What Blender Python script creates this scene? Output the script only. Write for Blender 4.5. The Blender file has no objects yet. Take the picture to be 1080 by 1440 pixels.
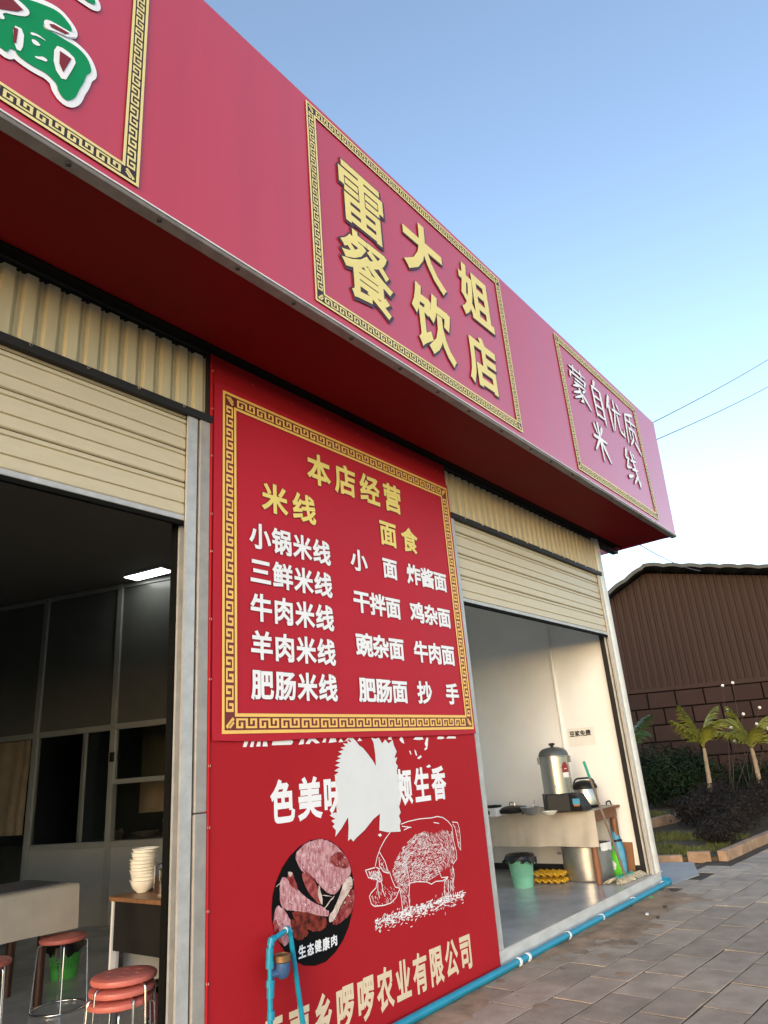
import bpy, math, random
from mathutils import Vector, Matrix
random.seed(7)
SC = bpy.context.scene
COL = SC.collection
R_ = math.radians

# ------------------------------------------------------------------ camera
# world -> camera axes (right, down, forward) solved from the vanishing points of the facade
CAMR = ((0.62568374, -0.77637938, -0.0758612), (0.22185948, 0.27033787, -0.93685421), (0.74786244, 0.56934391, 0.34139313))
FPX, EYE = 983.654, Vector((0, 0, 1.45))
cam = bpy.data.cameras.new('camera')
cam_o = bpy.data.objects.new('camera', cam)
COL.objects.link(cam_o)
cam.sensor_fit = 'VERTICAL'
cam.sensor_height = 36
cam.lens = 36 * FPX / 1440
cam.clip_start, cam.clip_end = 0.05, 2000
r0, r1, r2 = (Vector(v) for v in CAMR)
m = Matrix((r0, -r1, -r2)).transposed().to_4x4()
m.translation = EYE
cam_o.matrix_world = m
SC.camera = cam_o

# ------------------------------------------------------------------ light
SUN_EL, SUN_AZ = 14.0, 252.0  # degrees; azimuth clockwise from +Y
SKY_STRENGTH, SUN_STRENGTH, EXPOSURE = 0.15, 0.1, 1.72
world = bpy.data.worlds.new('World')
SC.world = world
world.use_nodes = True
nt = world.node_tree
bg = nt.nodes['Background']
sky = nt.nodes.new('ShaderNodeTexSky')
sky.sky_type = 'NISHITA'
sky.sun_disc = False
sky.sun_elevation = R_(SUN_EL)
sky.sun_rotation = R_(SUN_AZ)
sky.altitude = 1200
sky.air_density, sky.dust_density, sky.ozone_density = 1.0, 2.6, 1.0
tint = nt.nodes.new('ShaderNodeMix'); tint.data_type = 'RGBA'; tint.blend_type = 'MULTIPLY'
tint.inputs['Factor'].default_value = 1.0
tint.inputs['B'].default_value = (1.06, 1.0, 0.94, 1)      # camera white balance for open shade
nt.links.new(sky.outputs[0], tint.inputs['A'])
nt.links.new(tint.outputs['Result'], bg.inputs[0])
bg.inputs[1].default_value = SKY_STRENGTH
sl = bpy.data.lights.new('sun', 'SUN')
sl.energy = SUN_STRENGTH
sl.angle = R_(7.0)
sl.color = (1.0, 0.99, 0.975)
so = bpy.data.objects.new('sun', sl)
COL.objects.link(so)
to_sun = Vector((math.sin(R_(SUN_AZ)) * math.cos(R_(SUN_EL)), math.cos(R_(SUN_AZ)) * math.cos(R_(SUN_EL)), math.sin(R_(SUN_EL))))
so.rotation_euler = to_sun.to_track_quat('Z', 'Y').to_euler()
so.location = (-6, -12, 8)
vs = SC.view_settings
vs.view_transform, vs.look, vs.gamma, vs.exposure = 'Standard', 'None', 1.0, EXPOSURE
vs.use_curve_mapping = False

# ------------------------------------------------------------------ pixel -> direction helpers
def ray(x, y):
    q = Vector((x - 540, y - 720, FPX))
    return r0 * q.x + r1 * q.y + r2 * q.z
def pz(x, y, z):
    d = ray(x, y); return EYE + d * ((z - EYE.z) / d.z)
def py(x, y, Y):
    d = ray(x, y); return EYE + d * (Y / d.y)
def px(x, y, X):
    d = ray(x, y); return EYE + d * (X / d.x)
def fac(x, y, Y=3.10):
    p = py(x, y, Y); return (p.x, p.z)

# ------------------------------------------------------------------ materials
MATS = {}
def M(name, col, rough=0.5, metal=0.0, var=0.12, scale=6.0, bump=0.0, bscale=60.0, spec=0.5, coat=0.0, coat_r=0.3, col2=None, per_obj=0.0, emit=None, emit_s=1.0, stretch=None, rvar=0.1, detail=4.0, sharp=None):
    if name in MATS: return MATS[name]
    mt = bpy.data.materials.new(name)
    mt.use_nodes = True
    t = mt.node_tree; N = t.nodes; L = t.links
    b = N['Principled BSDF']
    tc = N.new('ShaderNodeTexCoord')
    vec = tc.outputs['Object']
    if stretch:
        mp = N.new('ShaderNodeMapping'); mp.inputs['Scale'].default_value = stretch
        L.new(vec, mp.inputs[0]); vec = mp.outputs[0]
    if per_obj:
        oi = N.new('ShaderNodeObjectInfo')
        ad = N.new('ShaderNodeVectorMath'); ad.operation = 'MULTIPLY_ADD'
        cx = N.new('ShaderNodeCombineXYZ')
        for i in range(3): L.new(oi.outputs['Random'], cx.inputs[i])
        L.new(cx.outputs[0], ad.inputs[0]); ad.inputs[1].default_value = (37, 53, 71); L.new(vec, ad.inputs[2])
        vec = ad.outputs[0]
    nz = N.new('ShaderNodeTexNoise'); nz.inputs['Scale'].default_value = scale; nz.inputs['Detail'].default_value = detail
    nz.inputs['Roughness'].default_value = 0.6
    L.new(vec, nz.inputs['Vector'])
    fac_out = nz.outputs['Fac']
    rp = N.new('ShaderNodeMapRange')
    lo, hi = sharp if sharp else (0.3, 0.7)
    rp.inputs['From Min'].default_value = lo; rp.inputs['From Max'].default_value = hi
    L.new(fac_out, rp.inputs['Value'])
    mx = N.new('ShaderNodeMix'); mx.data_type = 'RGBA'
    a = [c * (1 - var) for c in col]; c2 = col2 if col2 else [min(1, c * (1 + var)) for c in col]
    mx.inputs['A'].default_value = (*a, 1); mx.inputs['B'].default_value = (*c2, 1)
    L.new(rp.outputs[0], mx.inputs['Factor'])
    out = mx.outputs['Result']
    if per_obj:
        hs = N.new('ShaderNodeHueSaturation')
        mr = N.new('ShaderNodeMapRange'); mr.inputs['To Min'].default_value = 1 - per_obj; mr.inputs['To Max'].default_value = 1 + per_obj
        L.new(oi.outputs['Random'], mr.inputs['Value']); L.new(mr.outputs[0], hs.inputs['Value'])
        L.new(out, hs.inputs['Color']); out = hs.outputs['Color']
    L.new(out, b.inputs['Base Color'])
    rr = N.new('ShaderNodeMapRange')
    rr.inputs['To Min'].default_value = max(0.02, rough - rvar); rr.inputs['To Max'].default_value = min(1, rough + rvar)
    L.new(fac_out, rr.inputs['Value']); L.new(rr.outputs[0], b.inputs['Roughness'])
    b.inputs['Metallic'].default_value = metal
    b.inputs['Specular IOR Level'].default_value = spec
    b.inputs['Coat Weight'].default_value = coat
    b.inputs['Coat Roughness'].default_value = coat_r
    if bump:
        n2 = N.new('ShaderNodeTexNoise'); n2.inputs['Scale'].default_value = bscale; n2.inputs['Detail'].default_value = 5
        L.new(vec, n2.inputs['Vector'])
        bp = N.new('ShaderNodeBump'); bp.inputs['Strength'].default_value = min(1, bump); bp.inputs['Distance'].default_value = 0.01
        L.new(n2.outputs['Fac'], bp.inputs['Height']); L.new(bp.outputs[0], b.inputs['Normal'])
    if emit:
        b.inputs['Emission Color'].default_value = (*emit, 1); b.inputs['Emission Strength'].default_value = emit_s
    MATS[name] = mt
    return mt

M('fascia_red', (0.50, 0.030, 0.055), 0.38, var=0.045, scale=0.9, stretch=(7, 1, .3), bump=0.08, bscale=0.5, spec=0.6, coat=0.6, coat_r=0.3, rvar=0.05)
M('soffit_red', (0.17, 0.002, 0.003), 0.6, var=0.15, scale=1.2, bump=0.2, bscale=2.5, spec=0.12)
M('menu_red', (0.46, 0.012, 0.026), 0.55, var=0.07, scale=1.0, bump=0.06, bscale=3, spec=0.22, rvar=0.05)
M('banner_red', (0.40, 0.014, 0.020), 0.6, var=0.06, scale=1.5, bump=0.08, bscale=4, spec=0.12, rvar=0.06)
M('yellow', (0.82, 0.66, 0.16), 0.5, var=0.05, scale=3)
M('pale_yellow', (0.80, 0.68, 0.24), 0.5, var=0.05, scale=3)
M('gold', (0.90, 0.55, 0.13), 0.5, var=0.05, scale=3)
M('gold_fascia', (0.78, 0.66, 0.28), 0.5, var=0.05, scale=3)
M('fret_brown', (0.16, 0.012, 0.010), 0.5, var=0.05)
M('fret_black', (0.035, 0.018, 0.016), 0.5, var=0.05)
M('ink_white', (0.86, 0.86, 0.86), 0.5, var=0.03)
M('ink_shadow', (0.06, 0.022, 0.035), 0.5, var=0.05)
M('ink_maroon', (0.20, 0.010, 0.012), 0.5, var=0.05)
M('ink_cream', (0.75, 0.62, 0.42), 0.5, var=0.04)
M('ink_green', (0.003, 0.25, 0.085), 0.55, var=0.08, spec=0.2)
M('ink_black', (0.005, 0.005, 0.005), 0.6, var=0.1, spec=0.08)
M('patch_white', (0.72, 0.74, 0.73), 0.55, var=0.04, scale=4)
M('galv_dull', (0.36, 0.335, 0.30), 0.55, metal=0.25, var=0.16, scale=9, bump=0.1, bscale=40, detail=6)
M('galv', (0.50, 0.495, 0.47), 0.5, metal=0.3, var=0.14, scale=14, bump=0.1, bscale=40, detail=6)
M('pillar_paint', (0.62, 0.62, 0.58), 0.42, metal=0.35, var=0.12, scale=9, bump=0.1, bscale=30)
M('dark_trim', (0.02, 0.019, 0.018), 0.55, var=0.2, spec=0.25)
M('edge_metal', (0.25, 0.225, 0.21), 0.5, metal=0.3, var=0.25, scale=10)
M('white_edge', (0.75, 0.73, 0.72), 0.5, var=0.08)
M('screw', (0.75, 0.72, 0.66), 0.4, metal=0.3)
M('bolt', (0.05, 0.05, 0.05), 0.5, metal=0.4)
M('cream_slat', (0.57, 0.50, 0.335), 0.42, var=0.05, scale=5, spec=0.4, stretch=(1, 1, 4), bump=0.04, bscale=20)
M('cream_sheet', (0.55, 0.485, 0.315), 0.45, var=0.09, scale=5, spec=0.4, stretch=(2, 2, .4), bump=0.05, bscale=15)
M('black_gap', (0.006, 0.006, 0.005), 0.8, spec=0.1)  # serves seals and backings, and paints the shade in gaps
M('wall_white', (0.82, 0.83, 0.82), 0.5, var=0.04, scale=2, bump=0.02, bscale=20)
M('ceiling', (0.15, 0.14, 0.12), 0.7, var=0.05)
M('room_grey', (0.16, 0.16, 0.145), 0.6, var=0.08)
M('skirting', (0.02, 0.02, 0.02), 0.5)
M('bounce_dark', (0.05, 0.05, 0.05), 0.9, var=0.25, scale=3, bump=0.4, bscale=80, spec=0.2)
M('floor', (0.36, 0.365, 0.36), 0.20, var=0.14, scale=2.2, spec=0.6, col2=(0.52, 0.525, 0.515), bump=0.03, bscale=10, rvar=0.08, detail=7)
M('plinth', (0.56, 0.56, 0.53), 0.6, var=0.16, scale=3.5, bump=0.15, bscale=30, stretch=(1.5, 1, 4), detail=6)
M('ground', (0.11, 0.10, 0.085), 0.95, var=0.3, scale=0.7, bump=0.5, bscale=20, spec=0.15)
M('paver', (0.35, 0.29, 0.225), 0.85, var=0.22, scale=4.5, bump=0.45, bscale=45, spec=0.2, per_obj=0.13, detail=7)
M('joint', (0.085, 0.068, 0.05), 0.95, var=0.25, bump=0.4, bscale=50, spec=0.1)
M('concrete', (0.33, 0.32, 0.30), 0.8, var=0.14, scale=3, bump=0.25, bscale=40, spec=0.25, detail=7)
M('dirt', (0.31, 0.225, 0.155), 0.95, var=0.35, scale=5, bump=0.6, bscale=35, spec=0.1, detail=8)
M('kerb', (0.29, 0.195, 0.125), 0.85, var=0.28, scale=7, bump=0.4, bscale=35, spec=0.2, per_obj=0.12, detail=7)
M('soil', (0.075, 0.058, 0.036), 0.95, var=0.35, scale=5, bump=0.8, bscale=18, spec=0.1)
M('grass', (0.12, 0.125, 0.03), 0.75, var=0.3, scale=3, spec=0.2)
M('brown_metal', (0.030, 0.0165, 0.0125), 0.65, var=0.12, scale=1.2, spec=0.15, stretch=(1, 1, .3), bump=0.05)
M('brown_block', (0.026, 0.0135, 0.011), 0.7, var=0.15, scale=2.5, spec=0.15, per_obj=0.14, bump=0.12, bscale=25)
M('block_joint', (0.006, 0.004, 0.003), 0.9, spec=0.1)
M('roof_dark', (0.045, 0.048, 0.045), 0.6, var=0.2, scale=2, spec=0.3)
M('leaf_palm', (0.13, 0.16, 0.018), 0.42, var=0.35, scale=1.3, spec=0.4, col2=(0.24, 0.24, 0.04))
M('leaf_palm_dark', (0.035, 0.075, 0.018), 0.45, var=0.3, scale=2, spec=0.4)
M('leaf_bush', (0.010, 0.022, 0.008), 0.6, var=0.5, scale=3, spec=0.15)
M('leaf_purple', (0.012, 0.012, 0.011), 0.6, var=0.5, scale=3, spec=0.15, col2=(0.032, 0.026, 0.024))
M('trunk_palm', (0.25, 0.19, 0.12), 0.8, var=0.3, scale=14, bump=0.4, bscale=30, stretch=(1, 1, 3))
M('bark', (0.06, 0.045, 0.03), 0.9, var=0.3, bump=0.5)
M('blossom', (0.8, 0.78, 0.72), 0.6)
M('cable', (0.12, 0.12, 0.13), 0.6)
M('pvc_blue', (0.006, 0.25, 0.38), 0.36, var=0.12, scale=9, spec=0.5, bump=0.03)
M('meter_blue', (0.05, 0.12, 0.26), 0.4, var=0.3, scale=25, metal=0.2)
M('brass', (0.22, 0.13, 0.06), 0.45, metal=0.6, var=0.25, scale=20)
M('clip_white', (0.7, 0.75, 0.76), 0.5)
M('stool_pink', (0.50, 0.135, 0.105), 0.45, var=0.12, scale=6, spec=0.4, bump=0.08, bscale=40)
M('chrome', (0.62, 0.62, 0.62), 0.22, metal=1.0, var=0.1, scale=10)
M('steel', (0.50, 0.46, 0.39), 0.28, metal=1.0, var=0.03, scale=3, rvar=0.03)
M('steel_dull', (0.42, 0.41, 0.38), 0.42, metal=0.9, var=0.2, scale=6, rvar=0.12)
M('cloth_beige', (0.46, 0.42, 0.35), 0.9, var=0.07, scale=8, bump=0.15, bscale=160, spec=0.15)
M('table_grey', (0.16, 0.16, 0.17), 0.35, var=0.3, scale=4)
M('wood_red', (0.19, 0.075, 0.03), 0.5, var=0.3, scale=4, stretch=(6, 6, .6), bump=0.1)
M('wood_dark', (0.05, 0.018, 0.012), 0.5, var=0.3, scale=4, stretch=(6, 6, .6))
M('wood_top', (0.20, 0.095, 0.04), 0.45, var=0.25, scale=4, stretch=(1, 6, 6))
M('black_panel', (0.014, 0.013, 0.012), 0.6, var=0.25, spec=0.15)
M('white_paint', (0.62, 0.62, 0.61), 0.5, var=0.05)
M('black_plastic', (0.010, 0.010, 0.011), 0.45, var=0.2, spec=0.25)
M('lid_grey', (0.10, 0.11, 0.11), 0.35, var=0.15, metal=0.3)
M('china', (0.78, 0.75, 0.65), 0.3, var=0.04, spec=0.5)
M('sticker_red', (0.25, 0.012, 0.012), 0.4)
M('basket_mint', (0.24, 0.60, 0.40), 0.45, var=0.06)
M('basket_green', (0.07, 0.42, 0.08), 0.45, var=0.06)
M('basket_blue', (0.10, 0.30, 0.38), 0.45, var=0.06)
M('bag_black', (0.010, 0.010, 0.011), 0.3, var=0.3)
M('egg_yellow', (0.72, 0.42, 0.03), 0.5, var=0.12)
M('basin_purple', (0.09, 0.012, 0.03), 0.4)
M('cup_cyan', (0.08, 0.42, 0.46), 0.35)
M('umbrella_blue', (0.07, 0.30, 0.46), 0.5, var=0.2, scale=10)
M('packet_green', (0.10, 0.52, 0.03), 0.4, var=0.15)
M('cardboard', (0.24, 0.115, 0.052), 0.8, var=0.08)
M('mop_handle', (0.20, 0.15, 0.12), 0.5, var=0.2)
M('mop_grip', (0.02, 0.35, 0.26), 0.4)
M('mop_fibre', (0.40, 0.37, 0.28), 0.95, var=0.4, scale=30, bump=0.5)
M('paper', (0.72, 0.72, 0.69), 0.8, var=0.05)
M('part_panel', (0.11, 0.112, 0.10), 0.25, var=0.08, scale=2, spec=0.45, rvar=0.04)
M('part_lower', (0.34, 0.345, 0.32), 0.5, var=0.06, scale=3)
M('part_frame', (0.33, 0.335, 0.31), 0.4, var=0.06, metal=0.2)
M('curtain', (0.27, 0.205, 0.135), 0.9, var=0.15, spec=0.1)
M('light_panel', (0.8, 0.8, 0.8), 0.4, emit=(0.95, 1.0, 0.97), emit_s=3.0)
M('orange', (0.5, 0.2, 0.05), 0.4)
M('meat_pink', (0.40, 0.055, 0.085), 0.5, var=0.25, scale=34, col2=(0.78, 0.52, 0.53), sharp=(0.30, 0.74), detail=9, spec=0.2, stretch=(1.6, 1, .7))
M('meat_red', (0.30, 0.014, 0.018), 0.5, var=0.4, scale=26, spec=0.2, col2=(0.46, 0.13, 0.12), sharp=(0.4, 0.7))
M('meat_fat', (0.62, 0.42, 0.36), 0.45, var=0.25, scale=25, col2=(0.78, 0.66, 0.58))
M('meat_brown', (0.09, 0.008, 0.006), 0.5, var=0.7, scale=24, spec=0.2, col2=(0.34, 0.05, 0.03), sharp=(0.35, 0.7))
def glass_mat():
    mt = bpy.data.materials.new('window_glass'); mt.use_nodes = True
    t = mt.node_tree; t.nodes.clear()
    o = t.nodes.new('ShaderNodeOutputMaterial'); tr = t.nodes.new('ShaderNodeBsdfTransparent'); gl = t.nodes.new('ShaderNodeBsdfGlossy')
    tr.inputs[0].default_value = (0.72, 0.76, 0.74, 1); gl.inputs['Roughness'].default_value = 0.04
    fr = t.nodes.new('ShaderNodeFresnel'); fr.inputs[0].default_value = 1.5
    mx = t.nodes.new('ShaderNodeMixShader')
    t.links.new(fr.outputs[0], mx.inputs[0]); t.links.new(tr.outputs[0], mx.inputs[1]); t.links.new(gl.outputs[0], mx.inputs[2]); t.links.new(mx.outputs[0], o.inputs[0])
    MATS['glass'] = mt
glass_mat()

# ------------------------------------------------------------------ mesh helpers
ORG = {}
def org(o):
    return ORG.get(o.name, Vector((0, 0, 0))) if o else Vector((0, 0, 0))
def tag(o, label=None, cat=None, group=None, kind=None):
    if label: o['label'] = label
    if cat: o['category'] = cat
    if group: o['group'] = group
    if kind: o['kind'] = kind
    return o
def thing(name, loc, label, cat, group=None):
    o = bpy.data.objects.new(name, None); COL.objects.link(o)
    o.empty_display_size = 0.1
    o.location = loc; ORG[o.name] = Vector(loc)
    return tag(o, label, cat, group)
def link_mesh(name, me, parent=None, loc=(0, 0, 0)):
    o = bpy.data.objects.new(name, me); COL.objects.link(o)
    o.location = loc
    if parent: o.parent = parent
    return o
class MB:
    def __init__(s): s.v = []; s.f = []
    def add(s, vs, fs):
        b = len(s.v); s.v += [Vector(q) for q in vs]; s.f += [tuple(i + b for i in f) for f in fs]; return s
    def box(s, x0, x1, y0, y1, z0, z1):
        return s.add([(x0, y0, z0), (x1, y0, z0), (x1, y1, z0), (x0, y1, z0), (x0, y0, z1), (x1, y0, z1), (x1, y1, z1), (x0, y1, z1)],
                     [(0, 3, 2, 1), (4, 5, 6, 7), (0, 1, 5, 4), (1, 2, 6, 5), (2, 3, 7, 6), (3, 0, 4, 7)])
    def obox(s, c, ex, ey, ez):
        c, ex, ey, ez = Vector(c), Vector(ex), Vector(ey), Vector(ez)
        q = [c - ex - ey - ez, c + ex - ey - ez, c + ex + ey - ez, c - ex + ey - ez, c - ex - ey + ez, c + ex - ey + ez, c + ex + ey + ez, c - ex + ey + ez]
        return s.add(q, [(0, 3, 2, 1), (4, 5, 6, 7), (0, 1, 5, 4), (1, 2, 6, 5), (2, 3, 7, 6), (3, 0, 4, 7)])
    def quad(s, a, b, c, d): return s.add([a, b, c, d], [(0, 1, 2, 3)])
    def tube(s, path, r, n=10, caps=True):
        P = [Vector(p) for p in path]; k = len(P); base = len(s.v)
        rs = r if isinstance(r, (list, tuple)) else [r] * k
        t0 = (P[1] - P[0]).normalized()
        u = t0.orthogonal().normalized()
        for i, p in enumerate(P):
            t = (P[min(i + 1, k - 1)] - P[max(i - 1, 0)]).normalized()
            u = (u - t * u.dot(t)).normalized(); w = t.cross(u)
            for j in range(n):
                a = 2 * math.pi * j / n
                s.v.append(p + (u * math.cos(a) + w * math.sin(a)) * rs[i])
        for i in range(k - 1):
            for j in range(n):
                a = base + i * n + j; b = base + i * n + (j + 1) % n
                s.f.append((a, b, b + n, a + n))
        if caps:
            s.f.append(tuple(base + j for j in range(n))[::-1]); s.f.append(tuple(base + (k - 1) * n + j for j in range(n)))
        return s
    def lathe(s, prof, c=(0, 0, 0), n=24, sx=1, sy=1):
        c = Vector(c); base = len(s.v); k = len(prof)
        for (r, z) in prof:
            for j in range(n):
                a = 2 * math.pi * j / n
                s.v.append(c + Vector((r * math.cos(a) * sx, r * math.sin(a) * sy, z)))
        for i in range(k - 1):
            for j in range(n):
                a = base + i * n + j; b = base + i * n + (j + 1) % n
                s.f.append((a, b, b + n, a + n))
        return s
    def poly(s, pts, Y, th=0.0):
        """flat polygon in the facade plane from (X, Z) points"""
        n = len(pts)
        s.add([(x, Y, z) for x, z in pts], [tuple(range(n))])
        return s
    def prism(s, pts3, vec):
        n = len(pts3); vec = Vector(vec); a = [Vector(p) for p in pts3]
        return s.add(a + [p + vec for p in a], [tuple(range(n))[::-1], tuple(range(n, 2 * n))] + [(i, (i + 1) % n, n + (i + 1) % n, n + i) for i in range(n)])
    def build(s, name, mat, parent=None, smooth=False, bevel=0, seg=2, loc=None, fix=False):
        me = bpy.data.meshes.new(name)
        o0 = org(parent) if parent else Vector(loc or (0, 0, 0))
        me.from_pydata([v - o0 for v in s.v], [], s.f)
        if fix:
            import bmesh
            bm = bmesh.new(); bm.from_mesh(me); bmesh.ops.recalc_face_normals(bm, faces=bm.faces); bm.to_mesh(me); bm.free()
        me.materials.append(MATS[mat])
        if smooth:
            for p in me.polygons: p.use_smooth = True
        o = bpy.data.objects.new(name, me); COL.objects.link(o)
        if parent: o.parent = parent; ORG[o.name] = org(parent)
        else: o.location = o0; ORG[o.name] = o0
        if smooth == 'auto':
            import bmesh
            bm = bmesh.new(); bm.from_mesh(me)
            for e in bm.edges:
                if len(e.link_faces) == 2 and e.calc_face_angle(0) > 0.6: e.smooth = False
            bm.to_mesh(me); bm.free()
        if bevel:
            b = o.modifiers.new('bevel', 'BEVEL'); b.width = bevel; b.segments = seg; b.limit_method = 'ANGLE'
        return o
def copy_tree(o, parent=None, loc=None, rz=None):
    c = o.copy(); COL.objects.link(c)
    if parent: c.parent = parent
    if loc is not None: c.location = loc
    if rz is not None: c.rotation_euler = (0, 0, rz)
    for ch in list(o.children): copy_tree(ch, c)
    return c

# ------------------------------------------------------------------ lettering
GL = {}
def glyph(ch, bev):
    k = (ch, round(bev, 4))
    if k in GL: return GL[k]
    c = bpy.data.curves.new('glyph', 'FONT'); c.body = ch; c.bevel_depth = bev; c.bevel_resolution = 0; c.resolution_u = 3
    o = bpy.data.objects.new('glyph', c); COL.objects.link(o)
    bpy.context.view_layer.update()
    me = bpy.data.meshes.new_from_object(o.evaluated_get(bpy.context.evaluated_depsgraph_get()))
    vs = [v.co.copy() for v in me.vertices]; fs = [tuple(p.vertices) for p in me.polygons]
    bpy.data.objects.remove(o); bpy.data.curves.remove(c); bpy.data.meshes.remove(me)
    GL[k] = (vs, fs); return GL[k]
def place_glyph(ch, bev, x0, x1, z0, z1, Y, mat, parent, name='character', th=0.02, axis='y'):
    """glyph scaled so its em square fills the given cell of the sign"""
    vs, fs = glyph(ch, bev)
    b = MB(); s = (z1 - z0)
    for v in vs:
        X = x0 + (v.x - 0.04) / 0.92 * (x1 - x0); Z = z0 + (v.y + 0.08) / 0.92 * s; D = v.z * s * th
        b.v.append(Vector((X, Y - D, Z)) if axis == 'y' else Vector((Y - D, x1 + x0 - X, Z)))
    b.f = list(fs)
    return b.build(name, mat, parent)
def row(text, x0, x1, z0, z1, Y, mat, parent, bev=0.03, shadow=None, sh_bev=0.055, gapf=0.06):
    n = len(text); w = (x1 - x0) / n
    for i, ch in enumerate(text):
        if ch == ' ': continue
        a, c = x0 + i * w + w * gapf / 2, x0 + (i + 1) * w - w * gapf / 2
        o = place_glyph(ch, bev, a, c, z0, z1, Y, mat, parent)
        if shadow: place_glyph(ch, sh_bev, a, c, z0, z1, Y + 0.0022, shadow, o, 'character_outline')

KEY = ["111110111", "100010101", "101010101", "101010001", "111011111"]
def fret_border(x0, x1, z0, z1, w, Y, line_mat, base_mat, parent, unit=1.75):
    """greek-key frame: dark strip, two thin lines and the key pattern between them"""
    base = MB(); fg = MB()
    for (a, b, c, d) in ((x0, x1, z1 - w, z1), (x0, x1, z0, z0 + w), (x0, x0 + w, z0 + w, z1 - w), (x1 - w, x1, z0 + w, z1 - w)):
        base.quad((a, Y, c), (b, Y, c), (b, Y, d), (a, Y, d))
    o = base.build('fret_border', base_mat, parent)
    Yf = Y - 0.002
    def rect(a, b, c, d): fg.quad((a, Yf, c), (b, Yf, c), (b, Yf, d), (a, Yf, d))
    e = 0.0
    for off in (e, w * 0.82):
        t = w * 0.165
        X0, X1, Z0, Z1 = x0 + off, x1 - off, z0 + off, z1 - off
        rect(X0, X1, Z1 - t, Z1); rect(X0, X1, Z0, Z0 + t); rect(X0, X0 + t, Z0 + t, Z1 - t); rect(X1 - t, X1, Z0 + t, Z1 - t)
    k0, kh = w * 0.26, w * 0.48
    def run(p0, d, nrm, length):
        n = max(1, round(length / (w * unit))); u = length / n
        cx, cz = u / 10.0, kh / 5
        for i in range(n):
            for r, line in enumerate(KEY):
                c = 0
                while c < len(line):
                    if line[c] == '1':
                        e2 = c
                        while e2 < len(line) and line[e2] == '1': e2 += 1
                        s0, s1 = i * u + c * cx, i * u + e2 * cx
                        t0, t1 = k0 + kh - (r + 1) * cz - cz * 0.02, k0 + kh - r * cz
                        q = [(p0[0] + d[0] * s + nrm[0] * t, Yf, p0[1] + d[1] * s + nrm[1] * t) for s, t in ((s0, t0), (s1, t0), (s1, t1), (s0, t1))]
                        fg.quad(*q); c = e2
                    else: c += 1
    g = w * 0.9
    run((x0 + g, z0), (1, 0), (0, 1), x1 - x0 - 2 * g); run((x1 - g, z1), (-1, 0), (0, -1), x1 - x0 - 2 * g)
    run((x0, z1 - g), (0, -1), (1, 0), z1 - z0 - 2 * g); run((x1, z0 + g), (0, 1), (-1, 0), z1 - z0 - 2 * g)
    for (cx, cz, sx, sz) in ((x0, z0, 1, 1), (x1, z0, -1, 1), (x0, z1, 1, -1), (x1, z1, -1, -1)):   # mitred corner strokes
        for q in (0.0, 0.17):
            a, b = w * 0.3, w * 0.74; t = w * 0.06
            P = [(a - t + q * w, a + t - q * w * 0), (a + t + q * w, a - t), (b + t, b - t - q * w), (b - t, b + t - q * w)]
            fg.quad(*[(cx + sx * p[0], Yf, cz + sz * p[1]) for p in P])
    fg.build('key_pattern', line_mat, o)
    return o

# ================================================================== SETTING
FY = 3.117                      # facade plane
FL = 0.13                       # shop floor level
def struct(o): o['kind'] = 'structure'; return o
g = MB(); g.quad((-300, -300, -0.03), (300, -300, -0.03), (300, 300, -0.03), (-300, 300, -0.03))
struct(g.build('ground', 'ground'))

g = MB(); g.quad((-60, -22, -0.022), (60, -22, -0.022), (60, -6, -0.022), (-60, -6, -0.022))
struct(g.build('unseen_dark_sheet', 'bounce_dark'))  # dark sheet added out of view to cut light bouncing off the ground
# pavement: running-bond slabs, a few degrees off the facade
PA = R_(-4)
ux, uy = Vector((math.cos(PA), math.sin(PA), 0)), Vector((-math.sin(PA), math.cos(PA), 0))
P0 = Vector((8.2, 2.86, 0))
pv = MB(); pv.add([(-6, -6, -0.005), (15.5, -6, -0.005), (15.5, 3.116, -0.005), (-6, 3.116, -0.005)], [(0, 1, 2, 3)])
pave = struct(pv.build('pavement', 'joint'))
PW, PH = 0.50, 0.285
variants = []
for k in range(6):
    rr = random.Random(k)
    b = MB(); hx, hy = PW / 2 - 0.006, PH / 2 - 0.006
    pts = [(-hx, -hy), (-hx * .2, -hy + rr.uniform(0, .004)), (hx, -hy), (hx - rr.uniform(0, .006), hy * .1), (hx, hy), (hx * .3, hy - rr.uniform(0, .004)), (-hx, hy), (-hx + rr.uniform(0, .005), 0)]
    ch = 0.0015
    tz = [rr.uniform(-.0015, .0015) for _ in pts]
    n = len(pts)
    b.add([(x, y, -0.02) for x, y in pts] + [(x, y, -ch + t) for (x, y), t in zip(pts, tz)] + [(x * (1 - ch / hx), y * (1 - ch / hy), t) for (x, y), t in zip(pts, tz)],
          [(i, (i + 1) % n, n + (i + 1) % n, n + i) for i in range(n)] + [(n + i, n + (i + 1) % n, 2 * n + (i + 1) % n, 2 * n + i) for i in range(n)] + [tuple(range(2 * n, 3 * n))])
    me = bpy.data.meshes.new('paver')
    me.from_pydata(b.v, [], b.f); me.materials.append(MATS['paver']); variants.append(me)
rest = MB(); npav = 0
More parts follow.
